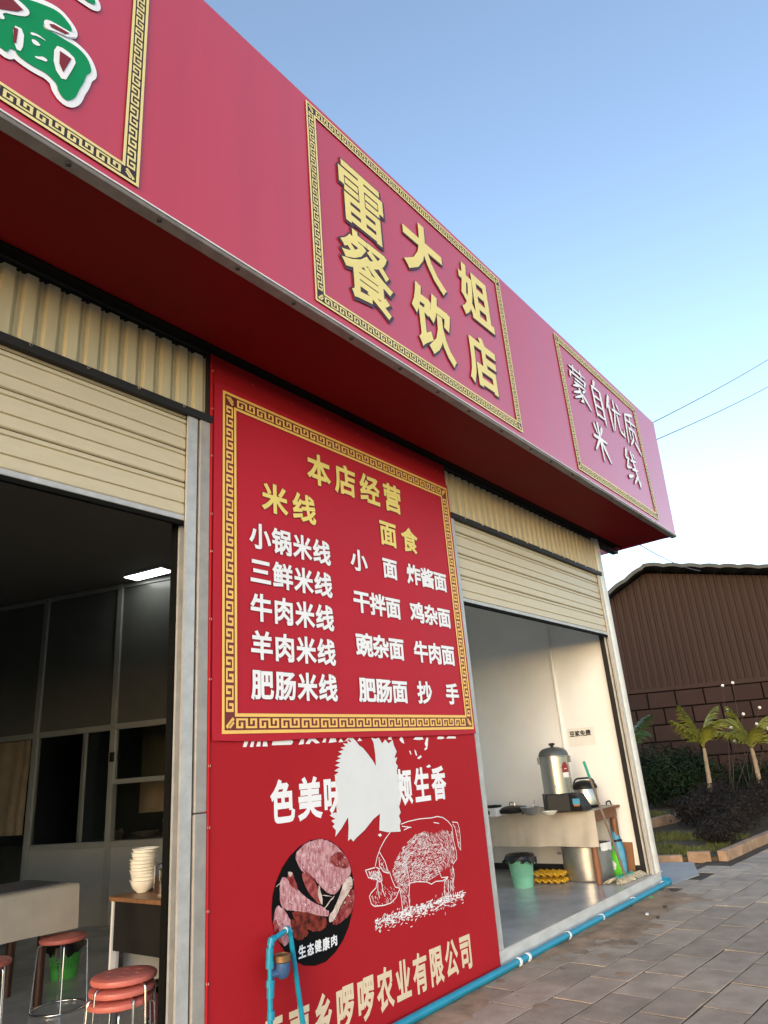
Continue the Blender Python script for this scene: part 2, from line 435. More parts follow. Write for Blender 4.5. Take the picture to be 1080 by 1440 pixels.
for j in range(-30, 2):
    for i in range(-26, 14):
        c = P0 + ux * ((i + (0.5 if j % 2 else 0)) * PW) + uy * ((j + 0.5) * PH)
        if c.y > 3.0 or c.y < -4.5 or c.x > 14.6 or c.x < -5: continue
        if c.x > 10.2 and c.y > 2.72 - (c.x - 10.3) * 0.065: continue
        if 9.05 < c.x <= 10.2 and c.y > 2.78 + (c.x - 9.2) * .3: continue
        vis = c.y > 0.95 + (c.x - 4.7) * -0.02 and c.x > 3.4 and c.y < 3.05
        q = CAMR; d = c - EYE
        X, Y, Z = (sum(q[r][k] * d[k] for k in range(3)) for r in range(3))
        vis = Z > 0 and X / Z * FPX + 540 < 1130 and Y / Z * FPX + 720 < 1500 and X / Z * FPX + 540 > 500
        dz = random.uniform(-0.0015, 0.0015)
        if vis and npav < 295:
            o = link_mesh('paver', random.choice(variants), pave, (c.x, c.y, c.z + dz)); npav += 1
            o.rotation_euler = (random.uniform(-.002, .002), random.uniform(-.002, .002), PA + random.uniform(-.008, .008))
        else:
            hx, hy = PW / 2 - 0.006, PH / 2 - 0.006
            rest.obox(c + Vector((0, 0, dz - 0.01)), ux * hx, uy * hy, (0, 0, 0.01))
rest.build('paver_field', 'paver', pave)['kind'] = 'stuff'

# concrete apron between the step and the planting bed
b = MB(); b.prism([(8.66, 3.02, -0.02), (9.3, 2.92, -0.02), (10.22, 3.25, -0.02), (10.1, 3.7, -0.02), (9.7, 6.0, -0.02), (8.66, 6.0, -0.02)], (0, 0, 0.024))
struct(b.build('concrete_apron', 'concrete', bevel=0.004))

# trodden dirt along the shop step, a low uneven heap that thins out over the slabs
from mathutils import noise
b = MB(); nx, ny = 150, 26
for j in range(ny + 1):
    for i in range(nx + 1):
        x = 2.0 + 7.0 * i / nx; y = 1.9 + 1.21 * j / ny
        edge = (y - 1.9) / 1.21
        h = -0.022 + 0.030 * edge ** 0.8 + 0.016 * noise.noise((x * 1.3, y * 1.6, 2)) + 0.010 * noise.noise((x * 5, y * 6, 5)) + 0.004 * noise.noise((x * 19, y * 22, 9))
        h -= 0.02 * max(0, (x - 7.9)) + 0.02 * max(0, 3.2 - x)
        b.v.append(Vector((x, y, min(h, 0.012))))
for j in range(ny):
    for i in range(nx):
        a = j * (nx + 1) + i; b.f.append((a, a + 1, a + nx + 2, a + nx + 1))
d = b.build('dirt', 'dirt', smooth=True)
tag(d, 'brown dirt trodden over the paving along the shop step', 'dirt', kind='stuff')
# small litter on the dirt
for (x, y, m_, s, lab) in ((785, 1225, 'clip_white', .02, 'tiny white paper scrap lying beside the shop step'), (910, 1285, 'clip_white', .022, 'tiny white paper scrap beside the dark scraps on the dirt'), (935, 1275, 'bark', .03, 'larger dark scrap lying on the dirty paving'), (925, 1290, 'bark', .022, 'smaller dark scrap lying on the dirty paving'), (916, 1262, 'basket_green', .035, 'bright green scrap beside the blue ground pipe')):
    p = pz(x, y, 0.012)
    q = MB(); q.obox(p, (s, s * .3, 0.002), (-s * .2, s * .5, 0.001), (0, 0, .003))
    tag(q.build('litter_scrap', m_, loc=p), lab, 'litter', 'scraps on the dirt')

# ================================================================== SHOP BUILDING
shop = thing('shop_building', (4, FY, 0), 'single storey shop with two open bays, galvanised posts and concrete step', 'building')
b = MB(); b.box(-3.2, 8.62, FY, 15.1, -0.02, FL - 0.006); b.build('plinth', 'plinth', shop, bevel=0.006)
b = MB(); b.box(-3.2, 8.63, FY - 0.004, 11.6, FL - 0.005, FL); b.build('floor', 'floor', shop)
b = MB(); b.box(8.50, 8.56, 3.24, 15.0, FL + 0.075, 3.95); b.build('side_wall', 'wall_white', shop)
b = MB(); b.box(8.515, 8.555, 3.24, 11.5, FL, FL + 0.074); b.build('skirting', 'skirting', shop)
b = MB(); b.box(5.10, 5.16, 3.26, 5.76, FL, 3.95); b.box(5.10, 8.5, 5.72, 5.78, FL, 3.95); b.build('unseen_back_wall', 'wall_white', shop)  # unseen; the cross wall is added to keep the kitchen dark
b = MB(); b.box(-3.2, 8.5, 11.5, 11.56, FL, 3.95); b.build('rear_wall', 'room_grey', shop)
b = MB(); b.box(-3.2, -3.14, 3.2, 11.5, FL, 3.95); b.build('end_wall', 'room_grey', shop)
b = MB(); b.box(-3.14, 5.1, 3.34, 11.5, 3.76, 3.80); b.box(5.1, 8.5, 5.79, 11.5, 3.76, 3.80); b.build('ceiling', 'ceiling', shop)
b = MB(); b.box(5.165, 8.495, 3.30, 5.715, 3.76, 3.80); b.build('ceiling', 'wall_white', shop)  # unseen separate ceiling, set white to bounce light onto the side wall
b = MB(); b.box(-3.2, 8.60, 3.13, 15.1, 4.0, 4.06); b.build('roof', 'roof_dark', shop)
b = MB(); b.box(2.44, 5.02, FY + .012, 3.26, 0.0, 3.99); b.build('pier_core', 'wall_white', shop)
b = MB(); b.tube([(8.52, 3.165, FL), (8.52, 3.165, 4.0)], 0.08, 20); b.build('pillar', 'pillar_paint', shop, smooth='auto')
b = MB(); b.box(8.44, 8.61, 3.09, 3.25, FL, FL + 0.012); b.build('base_plate', 'galv', shop, bevel=0.003)
b = MB(); b.box(8.42, 8.45, 3.17, 3.26, FL, 2.9); b.build('pillar_shade_strip', 'dark_trim', shop)  # dark strip painting the shadow between the pillar and the white wall
b = MB(); b.box(2.335, 2.412, FY - 0.012, 3.24, FL, 1.30); b.build('jamb_post', 'galv_dull', shop, bevel=0.006)
b = MB(); b.box(2.338, 2.412, FY - 0.010, 3.24, 1.304, 3.50); b.build('jamb_post', 'galv_dull', shop, bevel=0.006)
b = MB(); b.box(2.244, 2.262, FY + .072, FY + .115, FL, 3.45); b.build('guide_shade_strip', 'black_gap', shop)  # black strip standing in for shade on the guide rail's inner side
b = MB(); b.box(2.325, 2.334, FY + 0.01, 3.20, FL, 3.5); b.build('jamb_gap', 'black_gap', shop)
b = MB(); b.box(-2.9, -2.75, FY, 3.26, FL, 3.99); b.build('jamb_post', 'galv', shop, bevel=0.006)
b = MB(); b.box(2.39, 2.425, FY + 0.0, 3.2, 3.50, 3.99); b.build('corner_trim', 'dark_trim', shop)

def corrugated(x0, x1, z0, z1, Y, mat, name, parent, per=0.115, dep=0.022, skew=0.0):
    b = MB(); prof = []
    x = x0
    while x < x1:
        for dx, d in ((0, 0), (per * .42, 0), (per * .47, dep), (per * .62, dep), (per * .64, dep * .55), (per * .68, dep * .55), (per * .70, dep), (per * .85, dep), (per * .92, 0)):
            if x + dx <= x1: prof.append((x + dx, d))
        x += per
    n = len(prof)
    for z in (z0, z1):
        for (x, d) in prof: b.v.append(Vector((x, Y + d, z)))
    b.f = [(i, i + 1, n + i + 1, n + i) for i in range(n - 1)]
    return b.build(name, mat, parent)
for (xa, xb) in ((-2.75, 2.39), (5.06, 8.47)):
    corrugated(xa, xb, 3.545, 3.955, FY + 0.004, 'cream_sheet', 'lintel_sheet', shop)
    b = MB(); b.box(xa, xb, FY + 0.028, FY + 0.05, 3.50, 3.99); b.build('lintel_backing', 'dark_trim', shop)
    b = MB(); b.box(xa - .0, xb + (0.03 if xb < 3 else 0.05), FY - 0.022, FY + 0.02, 3.495, 3.545); tr = b.build('lintel_bar', 'dark_trim', shop, bevel=0.004)
    k = xb - 0.18
    while k > xa:
        q = MB(); q.lathe([(0, -0.004), (0.008, -0.002), (0.008, 0.002)], n=8)
        s = q.build('screw', 'screw', None); s.parent = tr; s.location = Vector((k, FY - 0.024, 3.535)) - org(shop); s.rotation_euler = (R_(90), 0, 0)
        k -= 0.30
# conduit on the side wall
b = MB(); b.tube([(8.485, 3.96, FL + .08), (8.485, 3.96, 3.74)], 0.022, 10); b.build('conduit', 'wall_white', shop, smooth='auto')

# roller shutters
def shutter(x0, x1, zb, label):
    Y = FY + 0.02
    t = thing('roller_shutter', ((x0 + x1) / 2, Y, zb), label, 'shutter')
    per = 0.205; z = zb + 0.045; k = 0
    while z < 3.5:
        h = min(per, 3.56 - z)
        prof = [(0.000, .012), (0.004, .003), (0.010, 0), (.062, 0), (.066, .010), (.072, .010), (.076, 0), (.158, 0), (.162, .010), (.168, .010), (.172, 0), (.190, .001), (.198, .008), (.202, .014)]
        pr = [(a, d) for a, d in prof if a <= h]
        q = MB(); n = len(pr); seg = 12
        for i in range(seg + 1):
            x = x0 + 0.012 + (x1 - x0 - 0.024) * i / seg
            for a, d in pr: q.v.append(Vector((x, Y + d + 0.0015 * noise.noise((x * 2, a * 9 + z, k)), z + a + 0.001 * noise.noise((x, k, 1)))))
        q.f = [(i * n + j, (i + 1) * n + j, (i + 1) * n + j + 1, i * n + j + 1) for i in range(seg) for j in range(n - 1)]
        q.build('slat', 'cream_slat', t)
        z += per; k += 1
    q = MB(); q.box(x0 + .01, x1 - .01, Y + .016, Y + .03, zb + 0.04, 3.6); q.build('slat_backing', 'black_gap', t)
    q = MB(); q.box(x0 + .012, x1 - .012, Y - 0.004, Y + 0.03, zb + 0.012, zb + 0.044); q.build('bottom_rail', 'galv', t, bevel=0.004)
    q = MB(); q.box(x0 + .012, x1 - .012, Y + 0.0, Y + 0.026, zb - 0.012, zb + 0.012); q.build('bottom_seal', 'black_gap', t)
    for s, xx in ((1, x0), (-1, x1)):
        q = MB()
        a, c = (xx - 0.055, xx + 0.012) if s > 0 else (xx - 0.012, xx + 0.055)
        q.box(a, c, Y - 0.022, Y - 0.006, FL, 3.495); q.box(a, c, Y + 0.034, Y + 0.05, FL, 3.495)
        e = (a, a + .016) if s > 0 else (c - .016, c)
        q.box(e[0], e[1], Y - 0.0055, Y + 0.0335, FL, 3.495)
        q.build('guide_rail', 'galv', t)
    return t
shutter(-2.68, 2.268, 2.825, 'beige roller shutter half raised above the bay with the pink stools')
shutter(5.105, 8.40, 2.735, 'beige roller shutter half raised above the bay with the serving table')

# ================================================================== FASCIA SIGN
FS = 2.284
sign = thing('fascia_sign', (4, FS, 3.93), 'long projecting red fascia sign with yellow, green and white Chinese lettering', 'sign')
b = MB(); nx, nz = 60, 8
for j in range(nz + 1):
    for i in range(nx + 1):
        t = j / nz; xr = 9.125 + 0.185 * t; x = -4 + (xr + 4) * i / nx
        w = 0.004 * noise.noise((x * 0.9, t * 1.5, 3)) * (1 if 0 < j < nz else 0)
        b.v.append(Vector((x, FS + abs(w), 3.945 + (5.63 - 3.945) * t)))
b.f = [(j * (nx + 1) + i, j * (nx + 1) + i + 1, (j + 1) * (nx + 1) + i + 1, (j + 1) * (nx + 1) + i) for j in range(nz) for i in range(nx)]
b.build('face_panel', 'fascia_red', sign, smooth=True)
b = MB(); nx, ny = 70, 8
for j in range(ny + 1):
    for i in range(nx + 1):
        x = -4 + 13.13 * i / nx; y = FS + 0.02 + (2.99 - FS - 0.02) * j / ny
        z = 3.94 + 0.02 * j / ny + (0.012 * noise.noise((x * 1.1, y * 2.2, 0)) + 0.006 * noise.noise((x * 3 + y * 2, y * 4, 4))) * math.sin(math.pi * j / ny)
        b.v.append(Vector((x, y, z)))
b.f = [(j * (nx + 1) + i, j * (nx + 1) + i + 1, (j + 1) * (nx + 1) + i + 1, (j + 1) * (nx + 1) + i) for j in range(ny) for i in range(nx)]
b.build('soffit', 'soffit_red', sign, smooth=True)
b = MB(); b.box(-4, 9.10, 2.985, 3.108, 3.985, 4.0); b.box(-4, 9.10, 2.985, 3.0, 3.945, 3.984); b.build('soffit_gap_shade', 'black_gap', sign)  # black boxes paint the shadow in the gap behind the soffit
b = MB(); b.prism([(9.12, FS + .004, 3.945), (9.13, 3.30, 3.93), (9.30, 3.30, 5.62), (9.305, FS + .004, 5.62)], (-0.02, 0, 0)); b.build('end_panel', 'fascia_red', sign)
b = MB(); b.box(8.62, 9.14, 3.06, 3.14, 3.90, 3.95); b.build('bracket', 'dark_trim', sign)
b = MB(); b.box(-4, 9.29, FS + 0.02, 3.3, 5.60, 5.625); b.build('top_cover', 'roof_dark', sign)
b = MB(); b.box(-4, 9.10, 3.25, 3.29, 4.07, 5.6); b.build('rear_panel', 'roof_dark', sign)
# angle iron along the lower edge
b = MB(); seg = 90
for i in range(seg + 1):
    x = -4 + 13.13 * i / seg
    wv = 0.004 * noise.noise((x * 2.4, 0, 7)) * (1.8 if x > 5.5 else .6)
    for (y, z) in ((FS - 0.004, 3.950), (FS - 0.004, 3.934), (FS + 0.0, 3.926), (FS + 0.058, 3.922), (FS + 0.058, 3.93)):
        b.v.append(Vector((x, y, z + wv)))
b.f = [(i * 5 + j, i * 5 + j + 1, (i + 1) * 5 + j + 1, (i + 1) * 5 + j) for i in range(seg) for j in range(4)]
trim = b.build('edge_trim', 'edge_metal', sign)
b = MB(); b.box(-4, 9.13, FS - 0.010, FS - 0.0045, 3.945, 3.953); b.build('edge_lip', 'white_edge', sign)
for i in range(17):
    x = 0.55 + i * 0.46 + random.uniform(-.05, .05)
    q = MB(); q.lathe([(0, -0.006), (0.012, -0.005), (0.013, 0.0)], n=8)
    s = q.build('bolt', 'bolt', None, smooth=True); s.parent = trim; s.location = Vector((x, FS + 0.025, 3.924)) - org(sign)
Yb = FS - 0.006
fret_border(-2.2, 1.352, 4.00, 5.59, 0.087, Yb, 'gold_fascia', 'fret_black', sign, unit=1.5)
fret_border(2.505, 5.02, 4.01, 5.585, 0.087, Yb, 'gold_fascia', 'fret_black', sign, unit=1.5)
fret_border(6.15, 8.50, 4.01, 5.565, 0.087, Yb, 'gold_fascia', 'fret_black', sign, unit=1.5)
Yc = FS - 0.010
for ch, x0, x1, z0, z1 in (('雷', 2.78, 3.27, 4.83, 5.34), ('大', 3.50, 4.00, 4.86, 5.36), ('姐', 4.27, 4.75, 4.86, 5.36),
                           ('餐', 2.78, 3.27, 4.24, 4.77), ('饮', 3.54, 4.01, 4.23, 4.74), ('店', 4.26, 4.69, 4.22, 4.68)):
    o = place_glyph(ch, 0.018 if ch in '雷餐' else 0.032, x0, x1, z0, z1, Yc, 'pale_yellow', sign)
    place_glyph(ch, 0.05, x0 + .004, x1 + .004, z0 - .006, z1 - .006, Yc + 0.003, 'ink_shadow', o, 'character_outline')
# brush characters as tapered strokes on a unit square (x right, y up)
BR = {'蒙': [(.05, .90, .95, .90, .035), (.30, 1, .26, .80, .05), (.68, 1.02, .72, .80, .05), (.10, .76, .04, .58, .06), (.10, .74, .95, .76, .04), (.93, .76, .82, .60, .05), (.28, .62, .74, .62, .04), (.22, .50, .85, .52, .045),
              (.52, .50, .12, .34, .045), (.44, .42, .60, .08, .06), (.60, .10, .44, .02, .045), (.50, .32, .08, .14, .045), (.54, .22, .10, .00, .04), (.62, .36, .80, .46, .04), (.58, .30, .98, .02, .06)],
      '自': [(.50, 1.04, .36, .84, .075), (.22, .84, .24, .04, .065), (.22, .82, .84, .84, .05), (.82, .84, .86, -.02, .085), (.26, .58, .78, .60, .045), (.26, .34, .78, .36, .045), (.24, .10, .80, .10, .05)],
      '优': [(.30, 1.02, .02, .58, .075), (.18, .72, .20, .00, .075), (.36, .66, .98, .72, .05), (.58, 1.0, .56, .60, .06), (.56, .62, .30, .04, .055), (.70, .62, .72, .16, .06), (.72, .16, 1.02, .10, .06), (1.0, .12, 1.02, .30, .04), (.78, .98, .92, .82, .06)],
      '质': [(.86, 1.04, .22, .88, .06), (.22, .90, .04, .02, .065), (.22, .74, .96, .76, .045), (.58, .92, .54, .56, .05), (.34, .54, .34, .20, .055), (.34, .54, .80, .54, .05), (.80, .54, .82, .22, .06), (.58, .48, .56, .26, .05), (.56, .26, .22, .00, .05), (.62, .20, .98, -.06, .075)],
      '米': [(.22, .94, .36, .70, .075), (.80, .98, .62, .70, .07), (.04, .54, .98, .58, .065), (.50, 1.04, .52, -.04, .08), (.48, .54, .04, .12, .06), (.54, .54, 1.0, .04, .085)],
      '线': [(.30, 1.02, .10, .72, .065), (.10, .72, .38, .74, .05), (.36, .76, .06, .42, .055), (.06, .42, .42, .50, .05), (.02, .14, .42, .26, .065), (.48, .72, .96, .80, .05), (.46, .46, .98, .54, .05), (.62, 1.04, .94, .04, .08), (.90, .04, 1.02, .24, .05), (.90, .36, .46, .04, .055), (.78, 1.0, .90, .88, .06)]}
def brush(ch, x0, x1, z0, z1, Y, mat, out_mat):
    def strokes(extra, Yq):
        b = MB(); w, h = x1 - x0, z1 - z0
        for k, (a, c, d, e, t) in enumerate(BR[ch]):
            A = Vector((x0 + a * w, z0 + c * h)); D = Vector((x0 + d * w, z0 + e * h)); T = (D - A).normalized(); Nn = Vector((-T.y, T.x))
            th = t * (w + h) / 2; yk = Yq - 0.00012 * k
            A2, D2 = A - T * extra, D + T * extra; th *= 1.35; r1 = th * .62 + extra; r2 = th * .42 + extra; Mx = A.lerp(D, .45); rm = th * .70 + extra
            pts = [A2 - Nn * r1 * .9, A2 + T * th * .5 - Nn * r1 * 1.15, Mx - Nn * rm, D2 - Nn * r2 * 1.1, D2 + T * th * .6, D2 + Nn * r2 * .5, Mx + Nn * rm * .8, A2 + Nn * r1 * .6]
            b.poly([(p.x, p.y) for p in pts], yk)
        return b
    o = strokes(0, Y).build('character', mat, sign)
    strokes(0.007, Y + 0.0035).build('character_outline', out_mat, o)
for ch, x0, x1, z0, z1 in (('蒙', 6.38, 6.84, 4.90, 5.33), ('自', 6.92, 7.30, 4.88, 5.36), ('优', 7.38, 7.84, 4.88, 5.34), ('质', 7.92, 8.36, 4.87, 5.34), ('米', 6.74, 7.14, 4.36, 4.78), ('线', 7.66, 8.06, 4.30, 4.74)):
    brush(ch, x0, x1, z0, z1, Yc, 'ink_white', 'ink_shadow')
# the large green brush character at the left, traced on the sign's own plane
def zc(pts, ox=0, oy=0, s=0.2037): return [fac(ox + x * s, oy + y * s, FS) for x, y in pts]
def outlined(polys, Y, mat, parent, name, bev):
    c = bpy.data.curves.new('shape', 'CURVE'); c.dimensions = '2D'; c.fill_mode = 'BOTH'; c.bevel_depth = bev; c.bevel_resolution = 0
    for p in polys:
        s = c.splines.new('POLY'); s.points.add(len(p) - 1); s.use_cyclic_u = True
        for q, (x, z) in zip(s.points, p): q.co = (x, z, 0, 1)
    o = bpy.data.objects.new('shape', c); COL.objects.link(o); bpy.context.view_layer.update()
    me = bpy.data.meshes.new_from_object(o.evaluated_get(bpy.context.evaluated_depsgraph_get()))
    b = MB(); b.v = [Vector((v.co.x, Y - v.co.z * 0.05, v.co.y)) for v in me.vertices]; b.f = [tuple(p.vertices) for p in me.polygons]
    bpy.data.objects.remove(o); bpy.data.curves.remove(c); bpy.data.meshes.remove(me)
    return b.build(name, mat, parent)
green = zc([(-230, -160), (-60, -70), (160, -2), (300, 45), (400, 92), (455, 155), (490, 208), (480, 232), (430, 218), (360, 175), (302, 152), (285, 180), (300, 210), (360, 235), (440, 285), (520, 330), (590, 400), (622, 480), (618, 512), (590, 522), (570, 580),
            (540, 620), (515, 680), (470, 705), (430, 690), (395, 640), (385, 590), (350, 550), (300, 505), (250, 482), (180, 440), (110, 388), (98, 355), (60, 340), (42, 372), (0, 340), (-60, 290), (-230, 180)])
up = zc([(470, -70), (560, -5), (640, 46), (655, 20), (610, -40), (560, -90)])
def smooth_poly(p, n=2):
    for _ in range(n):
        q = []
        for i in range(len(p)):
            a, c = p[i], p[(i + 1) % len(p)]
            q += [(a[0] * .75 + c[0] * .25, a[1] * .75 + c[1] * .25), (a[0] * .25 + c[0] * .75, a[1] * .25 + c[1] * .75)]
        p = q
    return p
green, up = smooth_poly(green), smooth_poly(up)
gr = outlined([green], Yc, 'ink_green', sign, 'character', 0.001)
outlined([green], Yc + .004, 'ink_white', gr, 'character_outline', 0.030)
gu = outlined([up], Yc, 'ink_green', sign, 'character', 0.001)
outlined([up], Yc + .004, 'ink_white', gu, 'character_outline', 0.030)
wh = [[(75, 180), (160, 222), (145, 372), (92, 348)], [(366, 322), (440, 350), (522, 430), (485, 500), (432, 582), (358, 470)], [(200, 232), (250, 248), (322, 305), (250, 262), (205, 255)], [(205, 282), (240, 290), (275, 330), (240, 328), (215, 310)],
      [(226, 398), (260, 405), (285, 402), (318, 425), (312, 440), (270, 425), (240, 415)], [(30, 150), (0, 95), (110, 122), (180, 128), (200, 95), (150, 40), (70, -20), (-20, -30), (-20, 140)], [(290, 150), (330, 150), (400, 190), (525, 262), (470, 275), (400, 240), (300, 208)]]
for p in wh: MB().poly(smooth_poly(zc(p), 1), Yc - .0025).build('stroke_gap', 'ink_white', gr)
for p in [[(82, 200), (114, 216), (100, 316), (80, 304)], [(402, 365), (482, 420), (425, 514), (398, 452)], [(-20, -10), (60, -6), (150, 84), (110, 96), (-20, 78)], [(330, 180), (360, 182), (470, 245), (440, 250), (340, 200)]]:
    MB().poly(zc(p), Yc - .0045).build('stroke_counter', 'ink_maroon', gr)

# ================================================================== PORK BANNER (lower, also wraps the pier)
ban = thing('printed_banner', (3.7, 3.105, 0), 'red printed banner with a white pig drawing, meat photo and white splash', 'banner')
YB = 3.105
b = MB(); b.box(2.425, 5.03, YB, YB + 0.008, 0.004, 3.985); b.build('sheet', 'banner_red', ban)
b = MB(); b.box(2.413, 2.4245, YB - 0.006, YB + 0.12, 0.004, 3.99); e1 = b.build('wrapped_edge', 'banner_red', ban, bevel=0.005)
for (x, y) in ((299, 522), (298, 575), (295, 640), (294, 722), (294, 775), (293.5, 870), (293, 955), (293, 1077), (292, 1164), (291, 1282), (293, 1383)):
    z = fac(x, y, YB)[1]
    q = MB(); q.lathe([(0, -0.008), (0.006, -0.006), (0.007, 0)], n=8)
    s = q.build('screw', 'screw', None); s.parent = e1; s.location = Vector((2.419, YB - 0.007, z)) - org(ban); s.rotation_euler = (R_(90), 0, 0)
for k in range(7):
    q = MB(); q.lathe([(0, -0.005), (0.006, -0.004), (0.007, 0)], n=8)
    s = q.build('screw', 'screw', None); s.parent = ban; s.location = Vector((2.75 + k * .36, YB - 0.0005, 3.90)) - org(ban); s.rotation_euler = (R_(90), 0, 0)
Yp = YB - 0.002
Z6 = lambda pts, s=.40741, ox=280, oy=1000: [fac(ox + x * s, oy + y * s, YB) for x, y in pts]
for ch, x0, x1 in (('色', 2.845, 3.015), ('美', 3.055, 3.235), ('味', 3.265, 3.44), ('颊', 3.97, 4.135), ('生', 4.175, 4.35), ('香', 4.385, 4.55)):
    place_glyph(ch, 0.034, x0, x1, 1.205, 1.42, Yp, 'ink_white', ban)
row('云南乡啰啰农业有限公司', 2.745, 4.685, 0.122, 0.325, Yp, 'ink_cream', ban, bev=0.034, shadow='ink_maroon', sh_bev=0.05, gapf=0.2)
# feet of the lettering that the menu sign cuts off
cut = [[(150, 124), (158, 96), (172, 96), (162, 124)], [(174, 124), (182, 96), (192, 96), (186, 124)], [(196, 122), (204, 96), (213, 96), (210, 122)], [(218, 122), (222, 96), (232, 96), (236, 122)], [(250, 118), (254, 100), (318, 98), (324, 106), (318, 116)],
       [(342, 116), (352, 95), (362, 96), (360, 114)], [(366, 113), (378, 95), (400, 95), (416, 110), (402, 112), (388, 102), (380, 114)], [(424, 108), (430, 94), (438, 94), (436, 108)], [(446, 110), (452, 94), (470, 94), (474, 106), (462, 108)], [(480, 108), (488, 94), (498, 106)], [(500, 106), (512, 92), (530, 92), (540, 104), (526, 104), (516, 98)], [(546, 104), (552, 92), (562, 102)],
       [(650, 98), (654, 90), (664, 90), (664, 100)], [(690, 98), (696, 88), (702, 92), (708, 112), (700, 110)], [(738, 98), (746, 90), (770, 90), (774, 98), (758, 100)], [(778, 112), (784, 92), (790, 92), (788, 124), (780, 120)], [(820, 96), (824, 88), (842, 88), (846, 94), (834, 97)], [(852, 95), (858, 87), (884, 88), (886, 94)]]
for p in cut: MB().poly(Z6(p), Yp).build('cut_lettering', 'ink_white', ban)
specks = [[(742, 132), (748, 138), (752, 156), (746, 150)], [(752, 162), (764, 152), (768, 158), (758, 166)], [(776, 132), (784, 122), (788, 128), (780, 136)], [(782, 192), (794, 184), (800, 192), (790, 196)], [(724, 138), (728, 136), (732, 148), (730, 152)], [(616, 426), (626, 422), (630, 430), (622, 434)]]
for p in specks: MB().poly(Z6(p), Yp).build('splash_speck', 'ink_white', ban)
splash = [(592, 92), (600, 110), (606, 150), (608, 190), (598, 172), (582, 150), (564, 128), (550, 118), (540, 104), (528, 98), (520, 108), (506, 98), (512, 112), (494, 112), (504, 122), (486, 126), (498, 134), (478, 140), (492, 148), (474, 158), (488, 163), (468, 172), (486, 178), (466, 188), (484, 194), (464, 206), (480, 211), (464, 222), (478, 228), (468, 238), (474, 262), (480, 290), (476, 312), (470, 330),
          (484, 352), (466, 350), (448, 360), (468, 372), (454, 378), (466, 390), (458, 398), (470, 412), (468, 434), (490, 404), (512, 366), (514, 400), (512, 448), (522, 440), (530, 450), (540, 438), (570, 410), (600, 372), (622, 354), (620, 412), (650, 418), (694, 416), (690, 396), (694, 380), (688, 362), (694, 350), (688, 330), (692, 318), (686, 300), (690, 284), (684, 262), (686, 232), (680, 206), (684, 190), (676, 178), (682, 160), (672, 162), (680, 140), (670, 118), (666, 100), (652, 112), (640, 98), (630, 112), (618, 92), (606, 96)]
b = MB(); b.poly(Z6(splash), Yp - .003); b.build('white_splash', 'patch_white', ban)
# meat photograph in an oval frame
def inside(x, y, poly):
    c = False; n = len(poly)
    for i in range(n):
        x1, y1 = poly[i]; x2, y2 = poly[i - 1]
        if (y1 > y) != (y2 > y) and x < (x2 - x1) * (y - y1) / (y2 - y1) + x1: c = not c
    return c

cx_, cz_ = fac(434, 1267, YB); oval = []
Z4 = lambda pts: [fac(360 + x * .1528, 1160 + y * .1528, YB) for x, y in pts]
ov = [(142, 760), (150, 650), (180, 530), (240, 390), (310, 285), (400, 195), (500, 140), (590, 125), (690, 150), (780, 220), (845, 330), (885, 450), (900, 560), (900, 680), (885, 800), (850, 940), (800, 1060), (730, 1170), (640, 1260), (540, 1297), (440, 1295), (350, 1250), (270, 1175), (205, 1080), (160, 960), (142, 860)]
b = MB(); b.poly(Z4(ov), Yp); meat = b.build('meat_photo', 'ink_black', ban)
def rough_poly(p, seed):
    q = smooth_poly(p, 2); out = []
    for i, (x, z) in enumerate(q):
        k = noise.noise((x * 60, z * 60, seed * 900)) * .006 + noise.noise((x * 200, z * 200, seed * 700)) * .003
        out.append((x + k, z + noise.noise((x * 70, z * 70, seed * 500 + 9)) * .006))
    return out
def mp(pts, mat, d, name='meat_shape'):
    MB().poly(rough_poly(Z4(pts), d), Yp - d).build(name, mat, meat)
mp([(360, 260), (440, 175), (520, 142), (592, 128), (688, 153), (778, 224), (842, 332), (880, 450), (800, 520), (750, 620), (690, 650), (620, 600), (570, 540), (500, 460), (420, 430), (370, 350)], 'meat_pink', .0015)
mp([(720, 250), (790, 250), (846, 340), (850, 400), (780, 400), (700, 370), (660, 320)], 'meat_red', .0022)
mp([(410, 430), (470, 420), (540, 520), (590, 640), (612, 740), (560, 720), (490, 640), (440, 560)], 'meat_red', .0025)
mp([(490, 440), (640, 400), (760, 430), (790, 500), (750, 610), (700, 640), (640, 600), (570, 540)], 'meat_pink', .0030)
mp([(570, 540), (590, 600), (612, 740), (590, 730), (560, 640)], 'meat_fat', .0034)
mp([(230, 470), (300, 500), (370, 590), (480, 690), (600, 745), (680, 800), (660, 850), (540, 830), (420, 800), (330, 780), (270, 790), (215, 740), (215, 560)], 'meat_pink', .0016)
mp([(300, 430), (330, 440), (390, 610), (360, 600), (270, 510)], 'meat_red', .0028)
mp([(285, 440), (305, 425), (330, 435), (320, 470), (300, 470)], 'meat_fat', .0032)
mp([(320, 800), (420, 790), (540, 825), (650, 850), (650, 920), (600, 980), (500, 980), (420, 930), (340, 860)], 'meat_brown', .0020)
mp([(185, 735), (250, 770), (310, 860), (330, 960), (300, 1080), (250, 1130), (200, 1040), (160, 940), (155, 850)], 'meat_pink', .0024)
mp([(300, 860), (380, 890), (460, 950), (480, 1010), (420, 1060), (350, 1060), (330, 960)], 'meat_brown', .0026)
mp([(160, 860), (200, 900), (220, 1040), (260, 1120), (205, 1075), (162, 955)], 'meat_red', .0029)
mp([(800, 520), (870, 460), (895, 560), (830, 640), (770, 760), (720, 870), (680, 910), (655, 860), (720, 760), (770, 640)], 'meat_fat', .0023)
mp([(830, 640), (898, 570), (900, 680), (885, 800), (800, 880), (720, 930), (690, 905), (730, 860), (780, 750)], 'meat_red', .0027)
